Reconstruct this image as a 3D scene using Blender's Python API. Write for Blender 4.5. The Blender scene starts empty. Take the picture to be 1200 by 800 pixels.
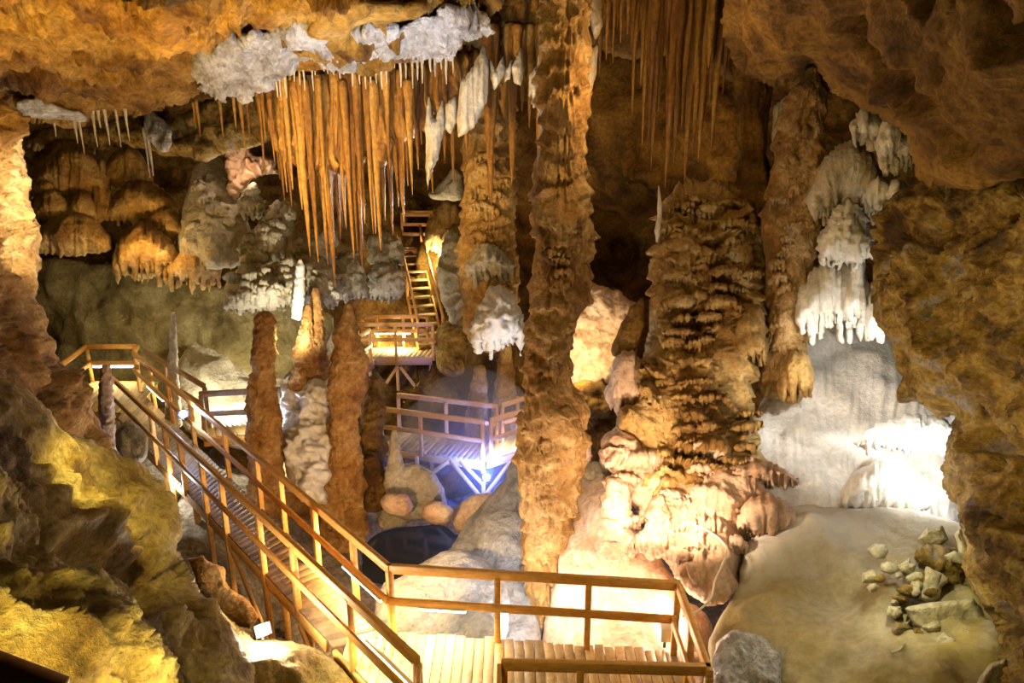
import bpy, math, random
import numpy as np
rnd = random.Random(7)
SC = bpy.context.scene
COL = SC.collection
# ------------------------------------------------------------------ camera
F, CX, CY, CAMZ, PITCH = 820.0, 600.0, 400.0, 6.6, math.radians(16)
CP, SP = math.cos(PITCH), math.sin(PITCH)
cam_d = bpy.data.cameras.new('camera'); cam = bpy.data.objects.new('camera', cam_d); COL.objects.link(cam)
cam.location = (0, 0, CAMZ); cam.rotation_euler = (math.pi/2 - PITCH, 0, 0)
cam_d.sensor_width = 36; cam_d.lens = 36*F/1200; cam_d.clip_start = .1; cam_d.clip_end = 200
SC.camera = cam

def P(px, py, Z):
    X = (px-CX)/F*Z; D = (py-CY)/F*Z
    return np.stack(np.broadcast_arrays(X, Z*CP-D*SP, CAMZ-Z*SP-D*CP), -1).astype(float)
def PV(px, py, Z): return [float(v) for v in P(np.float64(px), np.float64(py), np.float64(Z))]
def DZ(px, py, z):
    k = SP+CP*(py-CY)/F; Z = (CAMZ-z)/k
    return PV(px, py, Z)

# ------------------------------------------------------------------ noise
_rs = np.random.RandomState(3)
_perm = np.concatenate([_rs.permutation(256)]*3).astype(np.int32)
_g = _rs.normal(size=(256, 3)); _g /= np.linalg.norm(_g, axis=1)[:, None]
def pn(p):
    p = np.asarray(p, float); i = np.floor(p).astype(np.int32); f = p-i; i &= 255
    u = f*f*f*(f*(f*6-15)+10); r = 0
    for dx in (0, 1):
        wx = u[:, 0] if dx else 1-u[:, 0]
        a = _perm[i[:, 0]+dx]
        for dy in (0, 1):
            wy = u[:, 1] if dy else 1-u[:, 1]
            b = _perm[a+i[:, 1]+dy]
            for dz in (0, 1):
                wz = u[:, 2] if dz else 1-u[:, 2]
                g = _g[_perm[b+i[:, 2]+dz]]
                r = r + wx*wy*wz*(g[:, 0]*(f[:, 0]-dx)+g[:, 1]*(f[:, 1]-dy)+g[:, 2]*(f[:, 2]-dz))
    return r*1.6
def fbm(p, o=4, gain=.5):
    a, s, r = 1.0, 1.0, 0
    for k in range(o):
        r = r + a*pn(np.asarray(p)*s+17.3*k); a *= gain; s *= 2.03
    return r
def ridged(p, o=4):
    a, s, r = 1.0, 1.0, 0
    for k in range(o):
        r = r + a*(1-2*np.abs(pn(np.asarray(p)*s+9.1*k))); a *= .5; s *= 2.1
    return r*.6
def smooth(a, b, x):
    t = np.clip((x-a)/(b-a), 0, 1); return t*t*(3-2*t)

# displacement recipes: p world points, n normals, w = (run, height) on the face in metres; metres along the normal
def d_rough(amp, sc, o=5, seed=0, gain=.5): return lambda p, n, w: amp*fbm(p*sc+seed, o, gain)
def d_ridge(amp, sc, o=4, seed=0): return lambda p, n, w: amp*(ridged(p*sc+seed, o)-.3)
def d_lump(amp, sc, seed=0):
    def f(p, n, w):
        q = p*sc+seed
        return amp*(1-np.abs(pn(q))*2.2+.5*(1-np.abs(pn(q*2.1+5))*2.2)-.6)
    return f
def d_pit(amp, sc, seed=0, th=.28):
    """hollows and pockets eaten into the rock"""
    def f(p, n, w):
        v = fbm(p*sc+seed, 3); return -amp*smooth(th, th+.22, v)
    return f
def d_flow(L, A, drip=.5, dw=.07, seed=0, warp=.4, breakup=1.0):
    """tiers of flowstone: bulging shelves that end in a fringe of drips"""
    def f(p, n, w):
        u, z = w[:, 0], w[:, 1]; o = z*0+seed
        wv = fbm(np.stack([u*.45/L, z*.3/L, o], 1), 3)
        sp = pn(np.stack([u/dw*.5, z*1.0, o], 1)); sp2 = pn(np.stack([u/dw*1.1, z*1.3, o+4], 1))
        ph = -z/L+warp*2.0*wv+drip*(.3*sp+.5*sp2)
        k = np.floor(ph); t = ph-k
        s = np.where(t < .86, (t/.86)**1.5, (1-t)/.14)
        am = np.clip(.55+breakup*1.3*pn(np.stack([u*.8/L, k*3.1, o+31], 1)), 0.05, 1.35)
        fl = pn(np.stack([u/dw*.7, z*.4, o], 1))
        return A*am*(s-.4)+A*.3*fl*s*am
    return f
def d_flute(A, wd, seed=0, zs=.35):
    def f(p, n, w):
        u, z = w[:, 0], w[:, 1]; o = z*0+seed
        q = np.stack([u/wd+.6*pn(np.stack([u*2, z*.8, o], 1)), z*zs, o], 1)
        return A*(1-2.2*np.abs(pn(q))+.5*pn(q*2.3))
    return f

# ------------------------------------------------------------------ mesh helpers
def link(o, parent=None):
    COL.objects.link(o)
    if parent: o.parent = parent
    return o
def tag(o, label=None, cat=None, group=None, kind=None):
    if label: o['label'] = label
    if cat: o['category'] = cat
    if group: o['group'] = group
    if kind: o['kind'] = kind
    return o
def mesh_obj(name, V, faces, mat, parent=None, smooth_sh=True, origin='base'):
    V = np.asarray(V, float); me = bpy.data.meshes.new(name)
    if parent is not None or origin is None: og = np.zeros(3)
    else: og = np.array([(V[:, 0].min()+V[:, 0].max())/2, (V[:, 1].min()+V[:, 1].max())/2, V[:, 2].min()])
    faces = np.asarray(faces, np.int32)
    me.vertices.add(len(V)); me.vertices.foreach_set('co', (V-og).ravel())
    k = faces.shape[1]; me.loops.add(faces.size); me.loops.foreach_set('vertex_index', faces.ravel())
    me.polygons.add(len(faces)); me.polygons.foreach_set('loop_start', np.arange(0, faces.size, k, dtype=np.int32))
    me.polygons.foreach_set('loop_total', np.full(len(faces), k, np.int32))
    if smooth_sh: me.polygons.foreach_set('use_smooth', np.ones(len(faces), bool))
    me.update(calc_edges=True); me.validate(clean_customdata=False)
    me.materials.append(mat)
    o = bpy.data.objects.new(name, me); o.location = og
    return link(o, parent)
def vnormals(V, Q):
    a, b, c, d = (V[Q[:, k]] for k in range(4))
    fn = np.cross(c-a, d-b); N = np.zeros_like(V)
    for k in range(4): np.add.at(N, Q[:, k], fn)
    return N/(np.linalg.norm(N, axis=1)[:, None]+1e-12)
def rbf(zp):
    zp = np.array(zp, float)
    xy = zp[:, :2]/100; n = len(xy)
    if n == 1: return lambda x, y: np.full(np.shape(x), zp[0, 2])
    Pm = np.c_[np.ones(n), xy]
    if n <= 4:
        c, *_ = np.linalg.lstsq(Pm, zp[:, 2], rcond=None)
        return lambda x, y: np.clip(c[0]+c[1]*x/100+c[2]*y/100, zp[:, 2].min()*.8, zp[:, 2].max()*1.25)
    A = np.linalg.norm(xy[:, None]-xy[None], axis=2)
    M = np.block([[A, Pm], [Pm.T, np.zeros((3, 3))]])
    w = np.linalg.lstsq(M, np.r_[zp[:, 2], 0, 0, 0], rcond=None)[0]
    def f(x, y):
        x = np.asarray(x)/100; y = np.asarray(y)/100; r = w[n]+w[n+1]*x+w[n+2]*y
        for k in range(n): r = r+w[k]*np.hypot(x-xy[k, 0], y-xy[k, 1])
        return np.clip(r, zp[:, 2].min()*.85, zp[:, 2].max()*1.2)
    return f
def jitter(poly, seg=9, jit=3.0, seed=0, closed=True):
    out = []; n = len(poly)
    for i in range(n):
        a = np.array(poly[i], float); b = np.array(poly[(i+1) % n], float)
        k = max(1, int(np.linalg.norm(b-a)/seg))
        for j in range(k): out.append(a+(b-a)*j/k)
    out = np.array(out)
    if jit:
        q = np.c_[out*.06, np.full(len(out), seed*3.7)]
        out[:, 0] += jit*(fbm(q, 3)); out[:, 1] += jit*(fbm(q+50, 3))
    return out
def relief(name, poly, zp, tf, tb, ew, mat, step=3, disp=(), jit=3.0, seed=0, edge=.35, seg=9, parent=None, chk=0):
    """a closed solid: outline at its own distance, rounded front of real depth, rounded back"""
    for _ in range(chk):
        a_ = np.array(poly, float); b_ = np.roll(a_, -1, 0); poly = np.stack([.75*a_+.25*b_, .25*a_+.75*b_], 1).reshape(-1, 2)
    pl = jitter(poly, seg, jit, seed); Zf = rbf(zp)
    x0, y0 = pl.min(0)-step; x1, y1 = pl.max(0)+step
    gx = np.arange(x0, x1+step, step); gy = np.arange(y0, y1+step, step)
    X, Y = np.meshgrid(gx, gy); nx, ny = len(gx), len(gy); pt = np.c_[X.ravel(), Y.ravel()]
    ins = np.zeros(len(pt), bool); best = np.full(len(pt), 1e9); near = pt.copy()
    m = len(pl)
    for i in range(m):
        a, b = pl[i], pl[(i+1) % m]
        c = (a[1] > pt[:, 1]) != (b[1] > pt[:, 1])
        if c.any():
            xi = a[0]+(pt[c, 1]-a[1])*(b[0]-a[0])/(b[1]-a[1]+1e-12)
            ins[np.where(c)[0][pt[c, 0] < xi]] ^= True
        ab = b-a; t = np.clip(((pt-a)@ab)/(ab@ab+1e-9), 0, 1); q = a+t[:, None]*ab
        d = np.hypot(*(pt-q).T); k = d < best; best[k] = d[k]; near[k] = q[k]
    I = ins.reshape(ny, nx); cell = I[:-1, :-1] | I[1:, :-1] | I[:-1, 1:] | I[1:, 1:]
    jj, ii = np.where(cell); tl = jj*nx+ii
    Q = np.stack([tl, tl+nx, tl+nx+1, tl+1], 1)
    used = np.unique(Q); mp = np.full(len(pt), -1); mp[used] = np.arange(len(used)); Q = mp[Q]
    inn = ins[used]; p2 = np.where(inn[:, None], pt[used], near[used]); d = np.where(inn, best[used], 0)
    pr = np.sqrt(np.clip(1-(1-np.clip(d/ew, 0, 1))**2, 0, 1))
    Zc = Zf(p2[:, 0], p2[:, 1])
    V = P(p2[:, 0], p2[:, 1], Zc-tf*pr); N = vnormals(V, Q); fade = edge+(1-edge)*smooth(0, ew*.6, d)
    zm = float(np.mean(Zc)); W = np.c_[(p2[:, 0]-CX)/F*zm, -(p2[:, 1]-CY)/F*zm]; P0 = V.copy()
    for f in disp: V = V+N*(f(P0, N, W)*fade)[:, None]
    Vb = P(p2[:, 0], p2[:, 1], Zc+tb*pr)
    n = len(V); bi = np.where(inn)[0]; mb = np.arange(n); mb[bi] = n+np.arange(len(bi))
    VV = np.vstack([V, Vb[bi]]); QQ = np.vstack([Q, mb[Q][:, ::-1]])
    return mesh_obj(name, VV, QQ, mat, parent)
def lathe(name, axis, mat, nseg=48, nz=None, disp=(), wob=.12, seed=0, parent=None, dz=.05, squash=1.0, cap=True):
    """axis: list of (x,y,z,r) from the top down"""
    ax = np.array(axis, float); z = ax[:, 2]
    nz = nz or max(6, int((z[0]-z[-1])/dz)); zz = np.linspace(z[0], z[-1], nz)
    o = np.argsort(z); cx = np.interp(zz, z[o], ax[o, 0]); cy = np.interp(zz, z[o], ax[o, 1]); r = np.interp(zz, z[o], ax[o, 3])
    th = np.linspace(0, 2*math.pi, nseg, endpoint=False)
    T, ZZ = np.meshgrid(th, zz); R = np.repeat(r[:, None], nseg, 1)
    q = np.stack([np.cos(T).ravel()*1.1, np.sin(T).ravel()*1.1, ZZ.ravel()*.9], 1)+seed*7.7
    R = R*(1+wob*fbm(q, 3).reshape(R.shape))
    nrm = np.stack([np.cos(T).ravel(), np.sin(T).ravel()*squash, 0*T.ravel()], 1)
    ctr = np.stack([np.repeat(cx[:, None], nseg, 1).ravel(), np.repeat(cy[:, None], nseg, 1).ravel(), ZZ.ravel()], 1)
    V = ctr+nrm*R.ravel()[:, None]
    if disp:
        # arc-length coordinates so that tiers and drips keep their size round the shaft; the seam is at the back
        tt = np.mod(T.ravel()-math.pi/2, 2*math.pi); W = np.c_[tt*r.mean()+seed*3.1, ZZ.ravel()]; P0 = V.copy()
        sc = np.clip(R.ravel()/(r.max()*.5), .05, 1)
        for f in disp: V = V+nrm*(f(P0, nrm, W)*sc)[:, None]
    i = np.arange(nz-1)[:, None]*nseg; k = np.arange(nseg)[None]; k2 = (k+1) % nseg
    Q = np.stack([i+k, i+nseg+k, i+nseg+k2, i+k2], -1).reshape(-1, 4)
    n = len(V); top = np.append(V[:nseg].mean(0)[:2], zz[0]+r[0]*.5); bot = np.append(V[-nseg:].mean(0)[:2], zz[-1]-r[-1]*.5)
    V = np.vstack([V, top, bot])
    kk = np.arange(nseg); k3 = (kk+1) % nseg; b = (nz-1)*nseg
    Q = np.vstack([Q, np.stack([kk, k3, np.full(nseg, n), np.full(nseg, n)], 1)[:, [0, 1, 2, 2]], np.stack([b+k3, b+kk, np.full(nseg, n+1), np.full(nseg, n+1)], 1)])
    quads = Q[:(nz-1)*nseg]; tris = Q[(nz-1)*nseg:, :3]
    # triangles as a second pass keeps the caps clean
    me_q = mesh_obj_mixed(name, V, quads, tris, mat, parent)
    return me_q
def mesh_obj_mixed(name, V, quads, tris, mat, parent=None):
    V = np.asarray(V, float); me = bpy.data.meshes.new(name)
    og = np.zeros(3) if parent is not None else np.array([V[:, 0].mean(), V[:, 1].mean(), V[:, 2].min()])
    lv = np.concatenate([quads.ravel(), tris.ravel()]).astype(np.int32)
    tot = np.concatenate([np.full(len(quads), 4), np.full(len(tris), 3)]).astype(np.int32)
    st = np.concatenate([[0], np.cumsum(tot)[:-1]]).astype(np.int32)
    me.vertices.add(len(V)); me.vertices.foreach_set('co', (V-og).ravel())
    me.loops.add(len(lv)); me.loops.foreach_set('vertex_index', lv)
    me.polygons.add(len(tot)); me.polygons.foreach_set('loop_start', st); me.polygons.foreach_set('loop_total', tot)
    me.polygons.foreach_set('use_smooth', np.ones(len(tot), bool))
    me.update(calc_edges=True); me.validate(); me.materials.append(mat)
    o = bpy.data.objects.new(name, me); o.location = og
    return link(o, parent)
def column(name, rows, Z, mat, **kw):
    """rows: (px, py, half-width px) from the top down at distance Z (or a Z per row)"""
    ax = []
    for r in rows:
        z_ = r[3] if len(r) > 3 else Z
        q = PV(r[0], r[1], z_); ax.append((q[0], q[1], q[2], r[2]*z_/F))
    y = np.mean([a[1] for a in ax])
    # keep the shaft upright: one ground position, heights re-read at that distance
    out = []
    for r in rows:
        k = (CP*1-(r[1]-CY)/F*SP); Zr = y/k; q = PV(r[0], r[1], Zr); out.append((q[0], q[1], q[2], r[2]*Zr/F))
    return lathe(name, out, mat, **kw)
OB = {}
class MB:
    def __init__(s): s.V = []; s.Fc = []
    def box8(s, pts):
        b = len(s.V); s.V += [tuple(p) for p in pts]
        for f in ((0, 3, 2, 1), (4, 5, 6, 7), (0, 1, 5, 4), (1, 2, 6, 5), (2, 3, 7, 6), (3, 0, 4, 7)): s.Fc.append([b+k for k in f])
    def beam(s, p, q, w, h):
        """a bar from p to q, w wide (sideways), h tall"""
        p = np.array(p, float); q = np.array(q, float); d = q-p; d /= np.linalg.norm(d)
        up = np.array([0, 0, 1.0])
        if abs(d[2]) > .97: up = np.array(s.side if hasattr(s, 'side') else (0, 1.0, 0))
        r = np.cross(d, up); r /= np.linalg.norm(r); u = np.cross(r, d)
        s.box8([p-r*w/2-u*h/2, p+r*w/2-u*h/2, p+r*w/2+u*h/2, p-r*w/2+u*h/2, q-r*w/2-u*h/2, q+r*w/2-u*h/2, q+r*w/2+u*h/2, q-r*w/2+u*h/2][:])
    def build(s, name, mat, parent=None, bev=.006):
        V = np.array(s.V); o = mesh_obj(name, V, s.Fc, mat, parent, smooth_sh=False)
        if bev:
            m = o.modifiers.new('bevel', 'BEVEL'); m.width = bev; m.segments = 1
        return o
def beam(name, p, q, w, h, mat, parent=None, side=None, bev=.006):
    b = MB()
    if side is not None: b.side = (side[0], side[1], 0)
    b.beam(p, q, w, h); return b.build(name, mat, parent, bev)
def empty(name, loc, label, cat, group=None):
    o = bpy.data.objects.new(name, None); o.location = loc; o.empty_display_size = .2; link(o)
    return tag(o, label, cat, group)
def adopt(o, parent):
    """part given in world coordinates becomes a child of an Empty that stands at its base"""
    o.parent = parent; o.location = tuple(np.array(o.location)-np.array(parent.location)); return o

# ------------------------------------------------------------------ materials
def rock(name, cols, sc=.8, bump=.5, rough=.75, spec=.25, fine=11.0, bdist=.15, streak=0, mot=.75):
    m = bpy.data.materials.new(name); m.use_nodes = True; nt = m.node_tree; N = nt.nodes; Lk = nt.links
    b = N['Principled BSDF']; b.inputs['Roughness'].default_value = rough; b.inputs['Specular IOR Level'].default_value = spec
    tc = N.new('ShaderNodeNewGeometry'); mp = N.new('ShaderNodeMapping'); Lk.new(tc.outputs['Position'], mp.inputs[0])
    if streak: mp.inputs['Scale'].default_value = (1, 1, streak)
    n1 = N.new('ShaderNodeTexNoise'); n1.inputs['Scale'].default_value = sc; n1.inputs['Detail'].default_value = 7; n1.inputs['Roughness'].default_value = .62
    n1.inputs['Distortion'].default_value = .6
    Lk.new(mp.outputs[0], n1.inputs['Vector'])
    cr = N.new('ShaderNodeValToRGB'); e = cr.color_ramp.elements; n = len(cols)
    while len(e) < n: e.new(.5)
    for i, c in enumerate(cols):
        e[i].position = .36+.28*i/(n-1); e[i].color = (*c, 1)
    Lk.new(n1.outputs['Fac'], cr.inputs[0])
    n2 = N.new('ShaderNodeTexNoise'); n2.inputs['Scale'].default_value = fine; n2.inputs['Detail'].default_value = 8; n2.inputs['Roughness'].default_value = .7
    Lk.new(tc.outputs['Position'], n2.inputs['Vector'])
    mx = N.new('ShaderNodeMix'); mx.data_type = 'RGBA'; mx.blend_type = 'MULTIPLY'; mx.inputs[0].default_value = mot
    r2 = N.new('ShaderNodeMapRange'); r2.inputs[1].default_value = .36; r2.inputs[2].default_value = .62; r2.inputs[3].default_value = .35; r2.inputs[4].default_value = 1.25
    Lk.new(n2.outputs['Fac'], r2.inputs[0]); Lk.new(cr.outputs[0], mx.inputs[6]); Lk.new(r2.outputs[0], mx.inputs[7])
    Lk.new(mx.outputs[2], b.inputs['Base Color'])
    bp = N.new('ShaderNodeBump'); bp.inputs['Strength'].default_value = min(1, bump*1.4); bp.inputs['Distance'].default_value = bdist
    ad = N.new('ShaderNodeMath'); ad.operation = 'ADD'; Lk.new(n1.outputs['Fac'], ad.inputs[0]); Lk.new(n2.outputs['Fac'], ad.inputs[1])
    Lk.new(ad.outputs[0], bp.inputs['Height']); Lk.new(bp.outputs[0], b.inputs['Normal'])
    return m
M = {}
M['amber'] = rock('amber_limestone', [(.14, .055, .008), (.44, .23, .035), (.66, .40, .09)], .9, .8, .7)
M['ochre'] = rock('ochre_rock', [(.13, .06, .01), (.42, .24, .04), (.66, .46, .14)], 1.6, .9, .7)
M['gold'] = rock('golden_ledge_rock', [(.15, .085, .018), (.40, .28, .075), (.62, .50, .20)], 1.3, 1.0, .65)
M['brown'] = rock('brown_rock', [(.08, .036, .006), (.21, .105, .016), (.32, .175, .03)], .9, .6, .75)
M['crag'] = rock('brown_crag', [(.09, .05, .012), (.28, .165, .03), (.48, .32, .07), (.40, .34, .30)], 2.2, 1.0, .7, .35)
M['flow'] = rock('tan_flowstone', [(.28, .14, .03), (.50, .30, .085), (.66, .45, .18)], 1.2, .6, .6, .35, mot=0.6)
M['shaft'] = rock('column_stone', [(.28, .14, .035), (.50, .29, .095), (.68, .46, .21)], 1.4, .7, .6, .3, mot=0.6)
M['pink'] = rock('pink_cream_stone', [(.46, .27, .16), (.66, .45, .30), (.76, .60, .45)], 1.0, .5, .6, mot=0.4)
M['rust'] = rock('rust_stalagmite_stone', [(.30, .13, .03), (.54, .28, .075), (.70, .44, .18)], 1.6, .8, .6, .3, mot=.55)
M['olive'] = rock('olive_rock_face', [(.13, .095, .03), (.24, .185, .07), (.36, .30, .14)], .8, .6, .7, mot=.4)
M['slate'] = rock('blue_grey_rock', [(.20, .20, .20), (.33, .33, .34), (.44, .45, .47)], 1.2, .6, .6, mot=.4)
M['white'] = rock('white_calcite', [(.60, .57, .50), (.74, .71, .66), (.82, .80, .77)], 1.3, .35, .45, .4, mot=0.25)
M['crust'] = rock('white_crust', [(.42, .38, .36), (.66, .65, .68), (.86, .86, .90)], 4.0, 1.0, .5, .4, mot=0.6)
M['grey'] = rock('grey_green_stone', [(.34, .29, .19), (.52, .46, .33), (.62, .57, .45)], 1.3, .6, .65, mot=0.45)
M['slope'] = rock('mud_slope', [(.26, .23, .17), (.30, .235, .08), (.36, .31, .19), (.42, .39, .32)], .32, .25, .7, .2, mot=0.3)
M['floor'] = rock('cave_floor', [(.20, .16, .11), (.34, .28, .20), (.45, .39, .31)], 1.2, .7, .8)
M['curtain'] = rock('curtain_stone', [(.10, .036, .005), (.33, .15, .02), (.58, .34, .08)], 3.2, .4, .4, .5, streak=.07, mot=.6)
M['drape'] = rock('pale_drapery', [(.55, .44, .28), (.74, .66, .52), (.82, .78, .70)], 3, .5, .45, .4, streak=.15, mot=0.4)
M['slab'] = rock('pale_slab', [(.50, .44, .28), (.66, .60, .42), (.72, .68, .56)], 1.5, .6, .65, mot=0.45)
def fade_to(m, c, y0, y1):
    """the mud thins out over pale calcite towards the back of the cave"""
    nt = m.node_tree; N = nt.nodes; Lk = nt.links; b = N['Principled BSDF']; src = b.inputs['Base Color'].links[0].from_socket
    g = N.new('ShaderNodeNewGeometry'); sx = N.new('ShaderNodeSeparateXYZ'); Lk.new(g.outputs['Position'], sx.inputs[0]); n = N.new('ShaderNodeTexNoise'); n.inputs['Scale'].default_value = .8; n.inputs['Detail'].default_value = 5
    Lk.new(g.outputs['Position'], n.inputs['Vector']); ma = N.new('ShaderNodeMath'); ma.operation = 'MULTIPLY_ADD'; ma.inputs[1].default_value = 2.2; Lk.new(n.outputs['Fac'], ma.inputs[0]); Lk.new(sx.outputs['Y'], ma.inputs[2])
    mr = N.new('ShaderNodeMapRange'); mr.inputs[1].default_value = y0+1.1; mr.inputs[2].default_value = y1+1.1; mr.interpolation_type = 'SMOOTHSTEP'; Lk.new(ma.outputs[0], mr.inputs[0])
    mx = N.new('ShaderNodeMix'); mx.data_type = 'RGBA'; Lk.new(mr.outputs[0], mx.inputs[0]); Lk.new(src, mx.inputs[6]); mx.inputs[7].default_value = (*c, 1); Lk.new(mx.outputs[2], b.inputs['Base Color'])
fade_to(M['slope'], (.58, .56, .51), 7.7, 9.5)
def plain(name, col, rough=.5, metal=0, emit=None, es=0):
    m = bpy.data.materials.new(name); m.use_nodes = True; b = m.node_tree.nodes['Principled BSDF']
    b.inputs['Base Color'].default_value = (*col, 1); b.inputs['Roughness'].default_value = rough; b.inputs['Metallic'].default_value = metal
    if emit: b.inputs['Emission Color'].default_value = (*emit, 1); b.inputs['Emission Strength'].default_value = es
    N = m.node_tree.nodes; n = N.new('ShaderNodeTexNoise'); n.inputs['Scale'].default_value = 40
    r = N.new('ShaderNodeMapRange'); r.inputs[3].default_value = max(.02, rough-.1); r.inputs[4].default_value = min(1, rough+.1)
    m.node_tree.links.new(n.outputs['Fac'], r.inputs[0]); m.node_tree.links.new(r.outputs[0], b.inputs['Roughness'])
    return m
def wood(name, c1, c2, rough=.5):
    m = bpy.data.materials.new(name); m.use_nodes = True; nt = m.node_tree; N = nt.nodes; Lk = nt.links; b = N['Principled BSDF']
    g = N.new('ShaderNodeNewGeometry'); n = N.new('ShaderNodeTexNoise'); n.inputs['Scale'].default_value = 6; n.inputs['Detail'].default_value = 6; n.inputs['Distortion'].default_value = 1.5
    mp = N.new('ShaderNodeMapping'); mp.inputs['Scale'].default_value = (1, 1, 2.5); Lk.new(g.outputs['Position'], mp.inputs[0]); Lk.new(mp.outputs[0], n.inputs['Vector'])
    cr = N.new('ShaderNodeValToRGB'); e = cr.color_ramp.elements; e[0].position = .3; e[0].color = (*c1, 1); e[1].position = .7; e[1].color = (*c2, 1)
    Lk.new(n.outputs['Fac'], cr.inputs[0])
    hs = N.new('ShaderNodeHueSaturation'); mr = N.new('ShaderNodeMapRange'); mr.inputs[3].default_value = .6; mr.inputs[4].default_value = 1.2
    Lk.new(g.outputs['Random Per Island'], mr.inputs[0]); Lk.new(mr.outputs[0], hs.inputs['Value']); Lk.new(cr.outputs[0], hs.inputs['Color'])
    Lk.new(hs.outputs[0], b.inputs['Base Color']); b.inputs['Roughness'].default_value = rough
    bp = N.new('ShaderNodeBump'); bp.inputs['Strength'].default_value = .15; bp.inputs['Distance'].default_value = .01; Lk.new(n.outputs['Fac'], bp.inputs['Height']); Lk.new(bp.outputs[0], b.inputs['Normal'])
    return m
M['wood'] = wood('honey_pine', (.45, .215, .045), (.62, .34, .09))
M['deck'] = wood('deck_boards', (.42, .30, .13), (.62, .46, .22), .55)
M['shaded_deck'] = wood('shaded_deck_boards', (.17, .11, .055), (.30, .20, .10), .5)  # darker copy of the deck boards: shade on the long walkway put into colour
M['dark_wood'] = wood('dark_timber', (.16, .10, .06), (.26, .17, .10), .6)  # darker timber tone for the back railings
M['black'] = plain('black_housing', (.02, .02, .022), .45)
M['lens_cool'] = plain('cool_lamp_lens', (.9, .93, 1), .3, 0, (.75, .85, 1), 60)
M['lens_warm'] = plain('white_lamp_lens', (1, .97, .9), .3, 0, (1, .93, .8), 60)
M['tube'] = plain('light_tube_warm', (1, .95, .8), .3, 0, (1, .86, .55), 14)
M['cable'] = plain('cream_cable', (.75, .66, .52), .5)
M['white_plastic'] = plain('white_plastic', (.82, .82, .8), .4)
def water():
    m = bpy.data.materials.new('dark_water'); m.use_nodes = True; nt = m.node_tree; N = nt.nodes; b = N['Principled BSDF']
    b.inputs['Base Color'].default_value = (.03, .035, .03, 1); b.inputs['Roughness'].default_value = .06
    n = N.new('ShaderNodeTexNoise'); n.inputs['Scale'].default_value = 3; bp = N.new('ShaderNodeBump'); bp.inputs['Strength'].default_value = .04
    nt.links.new(n.outputs['Fac'], bp.inputs['Height']); nt.links.new(bp.outputs[0], b.inputs['Normal']); return m
M['water'] = water()

# ================================================================== THE SETTING
def floor_z(x, y):
    q = np.stack([x*.35, y*.35, x*0], 1); z = -2.1+.55*fbm(q, 3)+.18*fbm(q*5+3, 3)
    z += 1.6*smooth(1.6, 6, x)+1.0*smooth(20, 25, y)+.9*smooth(-9, -13, x)
    z += 1.3*smooth(-4.6, -6.2, x)*smooth(16, 14, y)
    d = np.hypot((x+2.15)/1.4, (y-13.9)/1.35)+.15*fbm(q*4+9, 2); z = z+(-2.15-z)*smooth(2.0, 1.3, d)*.85; z -= .8*smooth(1.15, .6, d)
    d2 = np.hypot((x+.6)/3.2, (y-17.4)/1.6); z -= .7*smooth(1.2, .5, d2)
    return z
gx = np.arange(-15, 13, .13); gy = np.arange(1.5, 29, .13); X, Y = np.meshgrid(gx, gy)
z = floor_z(X.ravel(), Y.ravel()); nx = len(gx); ny = len(gy)
i = (np.arange(ny-1)[:, None]*nx+np.arange(nx-1)[None]).ravel()
tag(mesh_obj('floor', np.c_[X.ravel(), Y.ravel(), z], np.stack([i, i+1, i+nx+1, i+nx], 1), M['floor']), kind='structure')
th = np.linspace(0, 2*math.pi, 48, endpoint=False)
V = np.vstack([[(-2.15, 13.9, -2.4)], np.c_[-2.15+1.75*np.cos(th), 13.9+1.7*np.sin(th), 0*th-2.4]])
k = np.arange(48); tag(mesh_obj('water_pool', V, np.stack([0*k, k+1, (k+1) % 48+1], 1), M['water']), 'still dark pool of water on the cave floor beyond the platform railing', 'pool')

# back wall: a chamber wall that swells and recedes
tag(relief('wall_back', [(-260, -150), (1460, -150), (1460, 760), (-260, 760)],
    [(-200, 100, 19), (0, 200, 22), (30, 400, 23.5), (100, 300, 23), (170, 420, 23.5), (250, 400, 23), (300, 280, 21.5), (380, 300, 22.5), (380, 420, 23.5), (450, 330, 25), (500, 250, 28), (500, 340, 26),
     (560, 300, 22), (560, 450, 20.5), (480, 480, 23), (640, 150, 22), (700, 130, 21), (720, 220, 22), (718, 290, 27), (690, 390, 18.5), (760, 200, 20), (700, 480, 21), (850, 300, 17), (1000, 300, 17),
     (1100, 400, 16), (1250, 300, 15), (1250, 0, 15), (600, -50, 22), (300, 0, 20), (0, 0, 19), (300, 560, 20), (600, 560, 20), (100, 560, 20), (900, 560, 16), (1200, 600, 14), (600, 720, 18), (-200, 600, 17)],
    .5, 1.5, 120, M['brown'], step=4.5, disp=[d_rough(.55, .55, 4), d_ridge(.22, 1.3, 4, 5), d_flow(.9, .14, .3, .12)], jit=0), kind='structure')

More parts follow.
